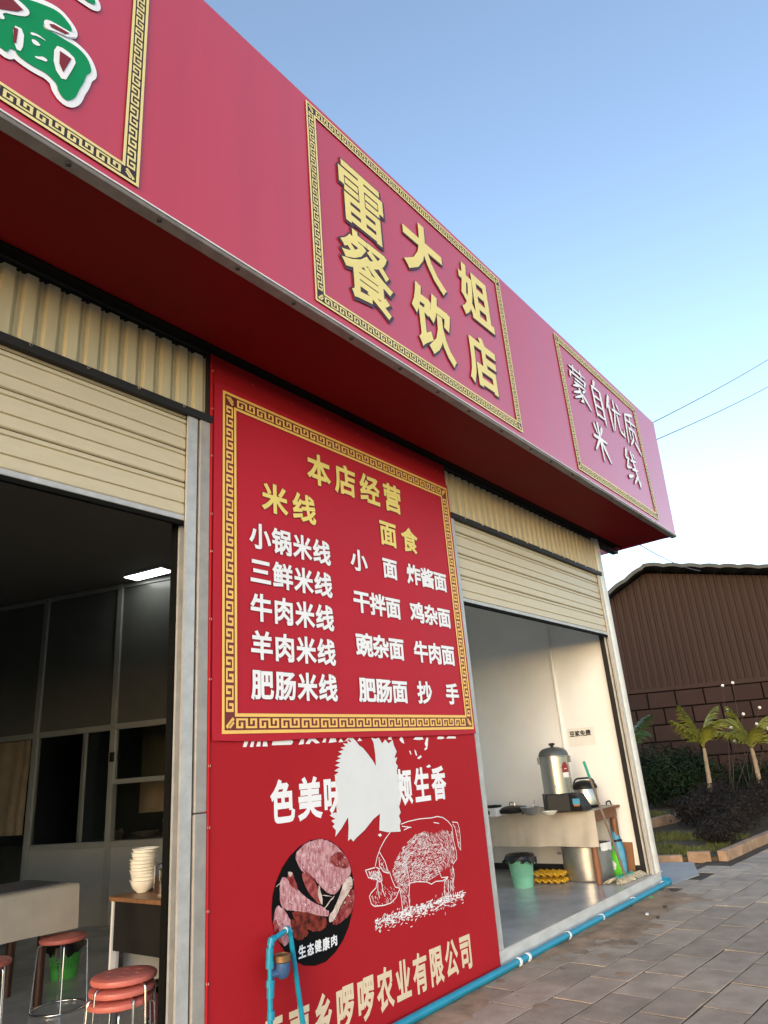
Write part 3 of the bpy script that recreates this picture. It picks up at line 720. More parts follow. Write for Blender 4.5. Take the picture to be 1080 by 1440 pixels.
mp([(600, 790), (700, 660), (712, 650), (716, 660), (620, 785)], 'meat_fat', .0036)
mp([(600, 645), (690, 655), (690, 662), (600, 652)], 'meat_fat', .0037)
mp([(178, 560), (225, 525), (228, 532), (185, 566)], 'meat_fat', .0038)
rm = random.Random(21)
for mat, n_, dd, wl in (('ink_white', 150, .0042, (.0008, .0022)), ('meat_red', 170, .0044, (.001, .003)), ('ink_black', 60, .0046, (.001, .0028))):
    q = MB(); k = 0
    while k < n_:
        x, y = rm.uniform(150, 890), rm.uniform(140, 1080)
        lobe = [P for P in ([(380, 260), (520, 150), (690, 160), (840, 340), (860, 450), (750, 600), (690, 640), (570, 540), (420, 420)], [(225, 490), (300, 510), (480, 700), (670, 800), (640, 840), (420, 790), (215, 730)], [(185, 745), (310, 870), (300, 1070), (165, 930)], [(800, 540), (890, 480), (890, 760), (720, 920), (670, 880)]) if inside(x, y, P)]
        k += 1
        if not lobe: continue
        a = (R_(60) if y < 560 else R_(35)) + rm.uniform(-.5, .5); ln = rm.uniform(8, 34); w = rm.uniform(*wl)
        A, D = (Vector(fac(360 + u * .1528, 1160 + v * .1528, YB)) for u, v in ((x, y), (x + math.cos(a) * ln, y + math.sin(a) * ln)))
        t = (D - A).normalized(); nn = Vector((-t.y, t.x)) * w; yk = Yp - dd - rm.uniform(0, .0001); mid_ = A.lerp(D, .5)
        q.add([(p_.x, yk, p_.y) for p_ in (A, mid_ - nn, D, mid_ + nn)], [(0, 1, 2, 3)])
    q.build('fibre_marks', mat, meat)
for ch, q in zip('生态健康肉', ((380, 1105, 450, 1225), (462, 1085, 522, 1200), (530, 1055, 592, 1170), (602, 1035, 668, 1150), (676, 1010, 740, 1115))):
    a = fac(360 + q[0] * .1528, 1160 + q[1] * .1528 + 2, YB); c = fac(360 + q[2] * .1528, 1160 + q[3] * .1528 - 2, YB)
    place_glyph(ch, 0.03, a[0], c[0], c[1], a[1], Yp - .0065, 'ink_white', meat)
# pig engraving
Z5 = lambda x, y: fac(480 + x * .2037, 1120 + y * .2037, YB)
def line2d(b, pts, w, Y):
    P = [Vector(Z5(*p)) for p in pts]
    for i in range(len(P) - 1):
        t = (P[i + 1] - P[i])
        if t.length < 1e-6: continue
        t.normalize(); n = Vector((-t.y, t.x)) * w / 2
        a, c = P[i] - t * w * .3, P[i + 1] + t * w * .3
        yk = Y - random.uniform(0, 0.0006)
        b.quad(*[(q.x, yk, q.y) for q in (a - n, c - n, c + n, a + n)])
pig = MB()
outl = [[(410, 192), (460, 172), (540, 155), (620, 148), (660, 138), (700, 146), (735, 172), (762, 206)], [(335, 248), (300, 295), (268, 355), (245, 420), (232, 480)], [(232, 490), (165, 510), (185, 560), (240, 572), (262, 590), (280, 580), (275, 545), (255, 505)], [(262, 500), (240, 490)],
        [(248, 575), (238, 630), (205, 665), (192, 690), (205, 740), (225, 758), (290, 752), (340, 735), (375, 700), (400, 640)], [(250, 590), (250, 650), (262, 700)], [(275, 590), (285, 650), (300, 690)], [(330, 520), (350, 580), (370, 625), (400, 632), (412, 700), (420, 780), (412, 838), (440, 830), (475, 800)], [(445, 460), (460, 540), (470, 600), (464, 700), (475, 795)],
        [(470, 598), (520, 588), (590, 590), (620, 606), (650, 586), (700, 582), (735, 556)], [(735, 556), (710, 590), (708, 660), (722, 715), (738, 720)], [(735, 580), (738, 650), (740, 710)], [(765, 480), (778, 540), (770, 600), (768, 655)], [(752, 580), (752, 655)], [(762, 206), (772, 300), (792, 380), (795, 430), (770, 466)], [(765, 176), (800, 180), (812, 220), (820, 290), (822, 370), (806, 340), (794, 270), (782, 215), (768, 190)],
        [(262, 385), (300, 450), (325, 530), (290, 520), (262, 480), (258, 420)], [(418, 206), (480, 214)], [(430, 232), (470, 212)], [(636, 180), (672, 186)], [(660, 480), (690, 560), (735, 556)]]
for l in outl: line2d(pig, l, 0.0055, Yp)
pig_o = pig.build('pig_drawing', 'ink_white', ban)
hat = MB()
rr = random.Random(3)
body = [(345, 520), (370, 440), (420, 350), (500, 270), (580, 240), (650, 250), (700, 225), (760, 240), (770, 330), (785, 420), (750, 470), (690, 500), (665, 540), (600, 585), (475, 592), (455, 480), (460, 620), (400, 620), (360, 580)]
for _ in range(3400):
    x, y = rr.uniform(340, 790), rr.uniform(225, 625)
    if not inside(x, y, body): continue
    dx = 1 if x < 560 else -0.2
    ang = math.atan2(-(x - 330), (y - 760)) + rr.uniform(-.25, .25) if x < 560 else R_(70) + rr.uniform(-.4, .4)
    ln = rr.uniform(8, 22)
    if 460 < x < 690 and 330 < y < 590: ang = R_(-35) + rr.uniform(-.35, .35); ln = rr.uniform(6, 14)
    elif x <= 560: ang = R_(-58) + (x - 340) * .002 + rr.uniform(-.2, .2)
    line2d(hat, [(x, y), (x + math.cos(ang) * ln, y + math.sin(ang) * ln)], rr.uniform(.0012, .0024), Yp - .0008)
legs = [[(385, 600), (465, 600), (475, 790), (420, 820), (415, 700)], [(255, 590), (290, 600), (390, 640), (360, 720), (290, 748), (220, 752), (200, 690), (240, 640)], [(700, 560), (740, 556), (738, 715), (712, 700)], [(750, 480), (775, 490), (772, 650), (752, 655)], [(780, 190), (800, 200), (820, 360), (800, 320)], [(265, 400), (322, 525), (265, 490)], [(185, 515), (250, 510), (275, 570), (200, 560)]]
for L_, n_ in zip(legs, (170, 110, 70, 60, 45, 60, 150)):
    xs = [p[0] for p in L_]; ys = [p[1] for p in L_]
    for _ in range(n_):
        x, y = rr.uniform(min(xs), max(xs)), rr.uniform(min(ys), max(ys))
        if not inside(x, y, L_): continue
        a = R_(75) + rr.uniform(-.5, .5); ln = rr.uniform(8, 20)
        line2d(hat, [(x, y), (x + math.cos(a) * ln, y + math.sin(a) * ln)], rr.uniform(.0016, .003), Yp - .0008)
for _ in range(520):                                   # grass under the hooves
    x = rr.uniform(230, 840); t = (x - 230) / 610
    y = 860 - 200 * t + abs(rr.gauss(0, 32)) * (1.2 - .3 * t) * rr.choice((1, 1, 1, -.4)) + 8
    a = R_(-40) + rr.uniform(-.9, .9); ln = rr.uniform(7, 20)
    line2d(hat, [(x, y), (x + math.cos(a) * ln, y + math.sin(a) * ln)], rr.uniform(.003, .006), Yp - .0008)
hat.build('hatching', 'ink_white', pig_o)

# ================================================================== MENU SIGN
menu = thing('menu_sign', (3.73, 3.095, 1.64), 'red hanging menu sign with gold key border listing noodle dishes in Chinese', 'sign')
YM = 3.094
b = MB(); nx, nz = 40, 24
for j in range(nz + 1):
    for i in range(nx + 1):
        x = 2.428 + 2.606 * i / nx; z = 1.640 + (3.79 - 1.640) * j / nz
        if j == 0: z += 0.010 * noise.noise((x * 2.3, 0, 1))
        b.v.append(Vector((x, YM + (0.006 * noise.noise((x * 3.1, 0, 2)) - .003 if j == 0 else 0), z)))
b.f = [(j * (nx + 1) + i, j * (nx + 1) + i + 1, (j + 1) * (nx + 1) + i + 1, (j + 1) * (nx + 1) + i) for j in range(nz) for i in range(nx)]
b.build('sheet', 'menu_red', menu, smooth=True)
fret_border(2.49, 5.008, 1.678, 3.752, 0.108, YM - .003, 'gold', 'fret_brown', menu, unit=1.5)
YT = YM - .006
row('本店经营', 3.20, 4.32, 3.335, 3.56, YT, 'yellow', menu, .03, 'ink_maroon', .05, .22)
row('米线', 2.78, 3.31, 3.025, 3.215, YT, 'yellow', menu, .03, 'ink_maroon', .05, .22)
row('面食', 3.95, 4.50, 3.035, 3.23, YT, 'yellow', menu, .03, 'ink_maroon', .05, .28)
for i, tx in enumerate(('小锅米线', '三鲜米线', '牛肉米线', '羊肉米线', '肥肠米线')):
    z = 2.76 - i * 0.2235
    row(tx, 2.69, 3.42, z, z + 0.158, YT, 'ink_white', menu, .031, 'ink_maroon', .048, .12)
for i, (ta, tb) in enumerate((('小 面', '炸酱面'), ('干拌面', '鸡杂面'), ('豌杂面', '牛肉面'), ('肥肠面', '抄 手'))):
    z = 2.775 - i * 0.302
    row(ta, 3.625, 4.165, z, z + 0.152, YT, 'ink_white', menu, .033, 'ink_maroon', .05, .06)
    row(tb, 4.285, 4.84, z, z + 0.152, YT, 'ink_white', menu, .033, 'ink_maroon', .05, .06)

# ================================================================== BLUE WATER PIPES
pipe = thing('water_pipe', (2.73, 3.04, 0), 'blue plastic water pipe with meter loop running along the shop step', 'pipe')
yk = 3.055
gp = [(3.02, yk, 0.028), (3.8, yk + .006, 0.030), (5.0, yk + .012, 0.028), (6.2, yk + .004, 0.030), (7.3, yk, 0.028), (8.25, yk - .012, 0.030), (8.56, yk - .014, 0.032)]
b = MB(); b.tube(gp, 0.026, 12); b.build('ground_pipe', 'pvc_blue', pipe, smooth='auto')
b = MB(); b.tube([(8.50, yk - .012, .031), (8.62, yk - .012, 0.031), (8.645, yk - .005, 0.034), (8.655, yk + .05, 0.036), (8.655, yk + .16, .04)], 0.032, 12); b.build('elbow', 'pvc_blue', pipe, smooth='auto')
for x in (5.2, 5.34, 6.05, 6.75, 7.55, 8.45):
    b = MB(); b.tube([(x, yk + .004, 0.029), (x + .022, yk + .004, 0.029)], 0.0305, 12); b.build('pipe_clip', 'clip_white', pipe, smooth='auto')
def bent(pts, rad, n=6):
    out = [Vector(pts[0])]
    for i in range(1, len(pts) - 1):
        p0, p1, p2 = Vector(pts[i - 1]), Vector(pts[i]), Vector(pts[i + 1])
        a = p1 + (p0 - p1).normalized() * rad; c = p1 + (p2 - p1).normalized() * rad
        for k in range(n + 1):
            t = k / n; out.append(a * (1 - t) ** 2 + p1 * 2 * t * (1 - t) + c * t * t)
    out.append(Vector(pts[-1])); return out
T1, T2 = Vector((2.752, 3.03, 0.665)), Vector((2.895, 3.04, 0.705))
b = MB(); b.tube(bent([(2.735, 3.03, 0.0), (2.748, 3.03, 0.60), (2.752, 3.03, 0.672), (2.895, 3.04, 0.702), (3.02, 3.05, 0.03), (3.10, yk, 0.028)], 0.03), 0.0130, 12); b.build('riser_loop', 'pvc_blue', pipe, smooth='auto')
for a, c in (((2.752, 3.03, .652), (2.775, 3.032, .677)), ((2.868, 3.038, .697), (2.897, 3.04, .680))):
    b = MB(); b.tube([a, ((a[0] + c[0]) / 2 - .004, a[1], (a[1] * 0 + max(a[2], c[2]))), c], 0.0185, 12); b.build('elbow', 'pvc_blue', pipe, smooth='auto')
for z0, z1, r in ((.585, .645, .0185), (.555, .585, .021), (.43, .485, .0185), (.475, .505, .021), (.34, .375, .019)):
    b = MB(); b.tube([(2.7455, 3.03, z0), (2.748, 3.03, z1)], r, 8 if r > .02 else 12); b.build('coupling', 'pvc_blue', pipe, smooth='auto')
b = MB(); b.tube([(2.862, 3.0375, .696), (2.872, 3.0382, .698)], 0.0155, 12); b.build('tape_band', 'clip_white', pipe, smooth='auto')
b = MB(); b.tube([(2.747, 3.03, .50), (2.747, 3.03, .56)], .013, 10); b.tube([(2.747, 3.028, .525), (2.80, 3.022, .528)], [.016, .020], 10)
b.lathe([(0, -.048), (.022, -.046), (.034, -.030), (.039, -.008), (.039, .022), (.030, .026), (0, .026)], (2.818, 3.018, .545), 18)
mtr = b.build('water_meter', 'meter_blue', pipe, smooth='auto')
b = MB(); b.lathe([(.040, .0), (.044, .004), (.044, .030), (.039, .034), (.036, .028), (0, .027)], (2.818, 3.018, .569), 20); b.build('meter_cap', 'brass', mtr, smooth='auto')

# ================================================================== LEFT BAY INTERIOR
PB = Vector((4.548, 7.46, 0)); dh = Vector((-0.313, 0.950, 0)).normalized(); nh = Vector((dh.y, -dh.x, 0))   # partition line, skewed 18 degrees
def pp(u, off, z): return PB + dh * u + nh * off + Vector((0, 0, z))
part = thing('partition_wall', pp(0, 0, FL), 'grey kitchen partition of panels, posts and windows behind the stools', 'partition')
def pbox(u0, u1, o0, o1, z0, z1, name, mat, bevel=0):
    b = MB(); b.obox(pp((u0 + u1) / 2, (o0 + o1) / 2, (z0 + z1) / 2), dh * (u1 - u0) / 2, nh * (o1 - o0) / 2, (0, 0, (z1 - z0) / 2))
    return b.build(name, mat, part, bevel=bevel)
posts = (-1.85, -0.90, 0.045, 1.165, 2.25, 3.35)
for i, u in enumerate(posts):
    pbox(u - .035, u + .035, -.028, .05, FL, 3.755, 'post', 'part_frame', .004)
for a, c in zip(posts[:-1], posts[1:]):
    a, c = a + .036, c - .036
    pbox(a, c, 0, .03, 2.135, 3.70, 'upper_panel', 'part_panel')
    pbox(a, c, -.02, .045, 3.702, 3.752, 'head_rail', 'part_frame', .003)
    pbox(a, c, -.022, .045, 2.07, 2.132, 'transom', 'part_frame', .003)
    if c < 1.2 or a > 2.2:
        pbox(a, c, -.024, .045, .87, .93, 'sill_rail', 'part_frame', .003)
        pbox(a, c, 0, .03, FL, .868, 'lower_panel', 'part_lower')
        if a < -.0 and c > -0.2 or c < 0:
            pbox(a, c, -.012, .03, 1.495, 1.545, 'sash_rail', 'part_frame', .003)
            pane = pbox(a, c, .004, .010, 1.546, 2.069, 'window_pane', 'glass')
        else:
            pbox(.43, .47, -.014, .03, .931, 2.069, 'mullion', 'part_frame', .003)
            pbox(a, .429, .006, .010, .931, 2.069, 'window_pane', 'glass')
            pbox(.471, c, .006, .010, .931, 2.069, 'window_pane', 'glass')
b = MB(); b.obox(pp(.02, -.045, 1.78), dh * .02, nh * .016, (0, 0, .05)); b.build('light_switch', 'black_panel', part)
# skewed partition joins the party wall
b = MB(); b.obox(pp(-1.88, .02, 1.94), dh * .02, nh * .02, (0, 0, 1.8)); b.build('closing_strip', 'part_frame', part)

def curtain(u0, u1, off, z0, z1, label, amp=.03, folds=9, seed=0):
    b = MB(); nu, nz = folds * 8, 8
    for j in range(nz + 1):
        for i in range(nu + 1):
            u = u0 + (u1 - u0) * i / nu; t = j / nz
            o = off + amp * math.sin(i / 8 * 2 * math.pi * .7 + 2.2 * math.sin(i * .11 + seed) + t * 1.5) * (1 - .5 * t) + .02 * noise.noise((u * 3, t * 2, seed))
            b.v.append(pp(u + .02 * noise.noise((u * 5, t * 3, seed + 5)), o, z0 + (z1 - z0) * t))
    b.f = [(j * (nu + 1) + i, j * (nu + 1) + i + 1, (j + 1) * (nu + 1) + i + 1, (j + 1) * (nu + 1) + i) for j in range(nz) for i in range(nu)]
    o = b.build('curtain', 'curtain', smooth=True, loc=pp((u0 + u1) / 2, off, z0))
    return tag(o, label, 'curtain')
curtain(1.24, 2.2, -.01, 1.04, 2.06, 'brown door curtain tied aside in the partition doorway', amp=.010)
curtain(-1.6, 0.42, .95, 1.15, 2.3, 'dim brown curtain hanging behind the kitchen window', seed=3)
# kitchen counter with pots behind the open window
kc = thing('kitchen_counter', pp(-.4, .45, FL), 'dark kitchen counter seen through the partition window', 'counter')
b = MB(); b.obox(pp(-.55, .48, .90), dh * 1.2, nh * .30, (0, 0, .02)); b.build('counter_top', 'steel_dull', kc)
b = MB(); b.obox(pp(-.55, .48, .50), dh * 1.15, nh * .27, (0, 0, .375)); b.build('cabinet', 'black_panel', kc)
def on_counter(u, off=.35): return pp(u, off, .922)
b = MB(); c = on_counter(-.42); b.lathe([(.0, 0), (.045, 0), (.05, .02), (.048, .12), (.03, .15), (.0, .155)], c, 18); b.tube([c + Vector((0, 0, .15)), c + Vector((.0, .05, .18)), c + Vector((0, .07, .1))], .006, 6)
tag(b.build('steel_jug', 'chrome', smooth='auto', loc=c), 'shiny steel jug on the kitchen counter behind the window', 'jug')
b = MB(); c = on_counter(-.15); b.lathe([(0, .0), (.06, .0), (.12, .03), (.15, .06), (.14, .06), (.0, .02)], c, 20); tag(b.build('wok', 'steel_dull', smooth='auto', loc=c), 'shallow steel wok on the kitchen counter behind the window', 'wok')
b = MB(); c = on_counter(-.70); b.lathe([(0, 0), (.04, 0), (.042, .09), (.036, .1), (0, .1)], c, 16); tag(b.build('spice_jar', 'orange', smooth='auto', loc=c), 'orange spice jar on the kitchen counter behind the window', 'jar')
b = MB(); c = on_counter(-.78, .40); b.lathe([(0, 0), (.09, 0), (.10, .10), (.12, .17), (.15, .19), (.14, .19), (0, .14)], c, 18); tag(b.build('deep_pot', 'steel_dull', smooth='auto', loc=c), 'flared steel pot beside the orange jar in the kitchen', 'pot')
b = MB(); c = on_counter(-.76, .26); b.lathe([(0, .0), (.03, 0), (.045, .20), (.041, .20), (0, .01)], c, 16); tag(b.build('paper_cup_stack', 'china', smooth='auto', loc=c), 'tall stack of pale cups beside the orange jar in the kitchen', 'cups')
b = MB(); c = on_counter(.25, .3); b.lathe([(0, 0), (.10, 0), (.12, .07), (.10, .10), (.03, .12), (0, .125)], c, 18); tag(b.build('lidded_pan', 'steel_dull', smooth='auto', loc=c), 'lidded steel pan behind the narrow window pane', 'pan')

# ceiling light
lt = thing('ceiling_light', (4.52, 6.94, 3.757), 'lit rectangular ceiling panel light in the left shop bay', 'light')
la = Vector((-.19, .98, 0)).normalized(); lb = Vector((la.y, -la.x, 0)); lc = Vector((4.50, 6.90, 3.748))
b = MB(); b.obox(lc, la * .30, lb * .115, (0, 0, .009)); b.build('frame', 'white_paint', lt, bevel=.003)
b = MB(); b.obox(lc + Vector((0, 0, -.0105)), la * .285, lb * .10, (0, 0, .002)); b.build('diffuser', 'light_panel', lt)

# stools
def make_stool(label, group):
    t = thing('round_stool', (0, 0, 0), label, 'stool', group)
    b = MB(); b.lathe([(0, .388), (.132, .388), (.146, .394), (.149, .404), (.146, .414), (.136, .420), (.10, .4225), (0, .423)], n=36); seat = b.build('seat', 'stool_pink', t, smooth='auto')
    for k in range(7):
        a = k * 2 * math.pi / 6; r = 0 if k == 6 else .075
        q = MB(); q.lathe([(.016, 0), (.013, .0015), (0, .002)], (r * math.cos(a), r * math.sin(a), .4225), 10); q.build('seat_hole', 'mop_fibre' if False else 'stool_pink', seat)
    for k in range(4):
        a = math.pi / 4 + k * math.pi / 2; c, s = math.cos(a), math.sin(a)
        q = MB(); q.tube(bent([(.10 * c, .10 * s, .384), (.152 * c, .152 * s, .384), (.170 * c, .170 * s, .01)], .02, 4), .0055, 8); q.build('leg', 'chrome', t, smooth='auto')
    q = MB(); ring = [(.168 * math.cos(a * math.pi / 18), .168 * math.sin(a * math.pi / 18), .009) for a in range(37)]
    q.tube(ring, .0075, 8); q.build('foot_ring', 'chrome', t, smooth=True)
    return t
st = make_stool('pink topped stool with thin steel legs beside the cloth covered table', 'pink round stools')
st.location = (2.80, 5.12, FL); st.rotation_euler = (0, 0, .35)
p = pz(-22, 1352, .55)
o = copy_tree(st, None, (p.x, p.y, FL), 1.1); o['label'] = 'pink topped stool tucked under the far side of the cloth covered table'
for k, lab in enumerate(('bottom pink stool of the stack of three beside the shutter rail', 'middle pink stool of the stack of three beside the shutter rail', 'topmost pink stool of the stack of three beside the shutter rail')):
    o = copy_tree(st, None, (2.16 + .004 * k, 3.40 - .003 * k, FL + k * .044), .2 + k * .33); o['label'] = lab
    o.rotation_euler = (.0, .012 * (k - 1), .2 + k * .34)

# dining table and cloth
dt = thing('dining_table', (1.9, 5.5, FL), 'long dining table with dark legs under a beige cloth', 'table')
b = MB(); b.box(.2, 2.90, 5.215, 5.90, .815, .842); b.build('table_top', 'table_grey', dt, bevel=.004)
for x in (.35, 2.78):
    for y in (5.36, 5.80):
        q = MB(); q.tube([(x, y, FL), (x, y, .814)], [.028, .034], 12); q.build('leg', 'wood_dark', dt, smooth='auto')
zc0 = py(101, 1305, 5.2).z
def drape(x0, x1, yf, yb, zt, zlow, name, label, folds=1.0, seed=0, axis='x'):
    """cloth over a table: flat top, front drop with folds, short return at the ends"""
    b = MB(); nx, nd = 60, 14
    rows_ = []
    for j in range(4):
        rows_.append(('t', yb + (yf - yb) * j / 3))
    for j in range(nd): rows_.append(('d', (j + 1) / nd))
    for kind, t in rows_:
        for i in range(nx + 1):
            s = i / nx; x = x0 + (x1 - x0) * s
            if kind == 't': q = (x, t, zt + .001 * noise.noise((x * 3, t * 3, seed)))
            else:
                w = (noise.noise((x * 4.5, seed, 0)) * .05 + noise.noise((x * 11, seed + 2, t * .6)) * .03) * t * folds
                q = (x + .02 * t * noise.noise((x * 3, 7, seed)), yf - .006 - abs(w) - .010 * t, zt - (zt - zlow) * t + .008 * noise.noise((x * 2.2, 3, seed)) * t)
            b.v.append(Vector(q) if axis == 'x' else Vector((q[1], q[0], q[2])))
    n = nx + 1
    b.f = [(j * n + i, j * n + i + 1, (j + 1) * n + i + 1, (j + 1) * n + i) for j in range(len(rows_) - 1) for i in range(nx)]
    return b
b = drape(.1, 2.93, 5.195, 5.62, .8445, zc0, 'tablecloth', '', .6, 4)
o = b.build('tablecloth', 'cloth_beige', smooth=True, loc=(1.5, 5.4, .8445)); tag(o, 'beige cloth hanging over the front of the long dining table', 'tablecloth')
b = MB(); b.box(.15, 2.90, 5.3, 5.88, .8475, .8525); tag(b.build('table_mat', 'table_grey', loc=(1.5, 5.6, .8475)), 'dark grey mat lying on the long dining table', 'mat')
# flowers in a small vase at the edge of the picture
p = pz(-2, 1246, .853)
fv = thing('flower_vase', (p.x - .05, p.y + .25, .853), 'small vase of white flowers on the dining table', 'vase')
b = MB(); b.lathe([(0, 0), (.03, 0), (.04, .04), (.02, .10), (.024, .12)], org(fv), 14); b.build('vase', 'china', fv, smooth='auto')
for k in range(7):
    e = org(fv) + Vector((random.uniform(-.09, .09), random.uniform(-.09, .09), random.uniform(.16, .27)))
    b = MB(); b.tube([org(fv) + Vector((0, 0, .1)), e], .003, 5); b.build('stem', 'leaf_palm_dark', fv)
    b = MB(); b.lathe([(0, -.008), (.018, .002), (.022, .012), (.012, .016), (0, .012)], e, 7); b.build('flower', 'blossom', fv)
# green basket with a black liner under the table
def basket(name, c, r0_, r1_, h, mat, label, cat='basket', rows=7, cols=26, solid=.35):
    t = thing(name, c, label, cat)
    c = Vector(c); b = MB()
    b.lathe([(0, .004), (r0_ - .004, .004), (r0_, 0), (r0_ + (r1_ - r0_) * solid, h * solid), (r0_ + (r1_ - r0_) * solid - .003, h * solid), (r0_ - .004, .006)], c, 28); b.build('lower_wall', mat, t, smooth='auto')
    b = MB()
    for k in range(cols):
        a = 2 * math.pi * k / cols; ra = r0_ + (r1_ - r0_) * solid
        b.obox(c + Vector(((ra + r1_) / 2 * math.cos(a), (ra + r1_) / 2 * math.sin(a), h * (1 + solid) / 2)), Vector((-math.sin(a), math.cos(a), 0)) * r0_ * 1.7 / cols, Vector((math.cos(a), math.sin(a), 0)) * .0015, Vector(((r1_ - ra) / 2 * math.cos(a), (r1_ - ra) / 2 * math.sin(a), h * (1 - solid) / 2)))
    for j in range(rows):
        z = h * (solid + (1 - solid) * (j + .5) / rows); r = r0_ + (r1_ - r0_) * z / h
        b.lathe([(r + .001, z - h * .02), (r + .003, z), (r + .001, z + h * .02), (r - .001, z)], c, 28)
    b.lathe([(r1_, h - .01), (r1_ + .008, h - .004), (r1_ + .006, h + .004), (r1_ - .004, h), (r1_, h - .01)], c, 28)
    b.build('lattice', mat, t)
    return t
def bag(c, r, h, label, seed):
    """thin liner folded over a rim: sunken mouth, rolled edge, ragged skirt hanging outside"""
    b = MB(); n, m_ = 40, 10
    c = Vector(c)
    for j in range(m_ + 1):
        for i in range(n):
            a = 2 * math.pi * i / n; t = j / m_
            w = noise.noise((math.cos(a) * 1.8, math.sin(a) * 1.8, seed)); w2 = noise.noise((math.cos(a) * 5, math.sin(a) * 5, seed + t * 2))
            if t < .45: rad = r * (t / .45) * .97; z = -.10 * (1 - t / .45) + .03
            elif t < .6: rad = r * (.97 + .12 * (t - .45) / .15); z = .035 + .012 * w2
            else:
                k = (t - .6) / .4; rad = r * (1.09 + .10 * k + .45 * max(0, w) * k); z = .03 - k * h * (.30 + .42 * max(-.4, w2)) + .05 * max(0, w) * k
            b.v.append(c + Vector((rad * (1 + .05 * w2) * math.cos(a), rad * (1 + .05 * w2) * math.sin(a), z)))
    b.f = [(j * n + i, j * n + (i + 1) % n, (j + 1) * n + (i + 1) % n, (j + 1) * n + i) for j in range(m_) for i in range(n)]
    o = b.build('bin_bag', 'bag_black', smooth=True, loc=c); return tag(o, label, 'bag')
p = pz(97, 1376, FL); c = (p.x, p.y + .08, FL)
basket('waste_basket', c, .09, .115, .21, 'basket_green', 'bright green lattice basket under the dining table')
bag((c[0] - .01, c[1], FL + .215), .135, .2, 'black bin bag lining the bright green basket', 1)

# side desk with bowls behind the jamb
dk = thing('side_desk', (2.75, 3.72, FL), 'small wooden desk with a black side panel holding stacked bowls', 'desk')
b = MB(); b.box(2.45, 3.05, 3.30, 4.02, .862, .884); b.build('desk_top', 'wood_top', dk, bevel=.004)
zb_ = px(180, 1340, 2.47).z
b = MB(); b.box(2.468, 2.485, 3.32, 3.985, zb_, .860); b.build('side_panel', 'black_panel', dk)
b = MB(); b.box(2.462, 3.0, 3.99, 4.008, .40, .861); b.build('end_board', 'white_paint', dk)
for x in (2.50, 3.0):
    for y in (3.36, 3.965):
        q = MB(); q.box(x - .014, x + .014, y - .014, y + .014, FL, .861); q.build('leg', 'chrome', dk)
b = MB(); pr = px(195, 1267.5, 2.462); b.prism([(2.462, pr.y + .07, pr.z + .012), (2.462, pr.y - .08, pr.z + .012), (2.462, pr.y - .055, pr.z - .008), (2.462, pr.y + .02, pr.z - .004), (2.462, pr.y + .045, pr.z - .010)], (.003, 0, 0)); b.build('paper_tab', 'paper', dk)
p = pz(204, 1257, .884)
bp_ = [(0, .004), (.028, .003), (.032, 0), (.034, .004), (.055, .022), (.067, .048), (.070, .060), (.0765, .0655), (.0755, .068), (.066, .062), (.062, .048), (.050, .022), (0, .010)]
b0 = None
place_ = ['resting on the desk top', 'second from the desk'] + ['third', 'fourth', 'fifth', 'sixth', 'seventh', 'eighth', 'ninth', 'tenth']
NB = 10
for k in range(NB):
    lab = f'white china bowl, {"lowest" if k == 0 else "topmost" if k == NB - 1 else ("second", "third", "fourth", "fifth", "sixth", "seventh", "eighth", "ninth")[k - 1] + " from the bottom"} of the stack on the desk'
    loc = (p.x + .035 + random.uniform(-.005, .005), p.y + .075 + random.uniform(-.005, .005), .885 + k * .0178)
    if not b0:
        b = MB(); b.lathe(bp_, n=28); b0 = b.build('bowl', 'china', smooth='auto'); o = b0
    else:
        o = b0.copy(); COL.objects.link(o)
    o.location = loc; o.rotation_euler = (random.uniform(-.035, .035) if k else 0, random.uniform(-.035, .035) if k else 0, k)
    tag(o, lab, 'bowl', 'bowls stacked on the desk')
p2 = pz(234, 1256, .884)
b = MB(); c = pz(232, 1256, .885) + Vector((.03, .055, 0)); b.lathe([(0, 0), (.055, 0), (.057, .004), (.057, .135), (.060, .14), (.052, .142), (0, .15)], c, 22); tag(b.build('steel_canister', 'chrome', smooth='auto', loc=c), 'shiny steel canister beside the stacked bowls on the desk', 'canister')
b = MB(); c = pz(250, 1258, .885) + Vector((.04, .05, 0)); b.lathe([(0, 0), (.05, 0), (.085, .03), (.105, .08), (.105, .125), (.112, .128), (.102, .13), (.098, .08), (0, .02)], c, 26); tag(b.build('mixing_bowl', 'steel', smooth='auto', loc=c), 'deep steel mixing bowl on the desk beside the canister', 'bowl')
b = MB(); c = Vector((2.58, 3.56, FL + .21)); b.lathe([(0, 0), (.12, 0), (.14, .02), (.165, .14), (.172, .145), (.16, .146), (.135, .02), (0, .012)], c, 28)
tag(b.build('wash_basin', 'basin_purple', smooth='auto', loc=c), 'dark purple plastic basin on the blue basket under the desk', 'basin')
basket('storage_basket', (2.58, 3.56, FL), .13, .15, .205, 'basket_blue', 'pale blue lattice basket under the purple basin')
bag((2.58, 3.56, FL + .33), .12, .18, 'black bag slumped in the purple basin under the desk', 5)

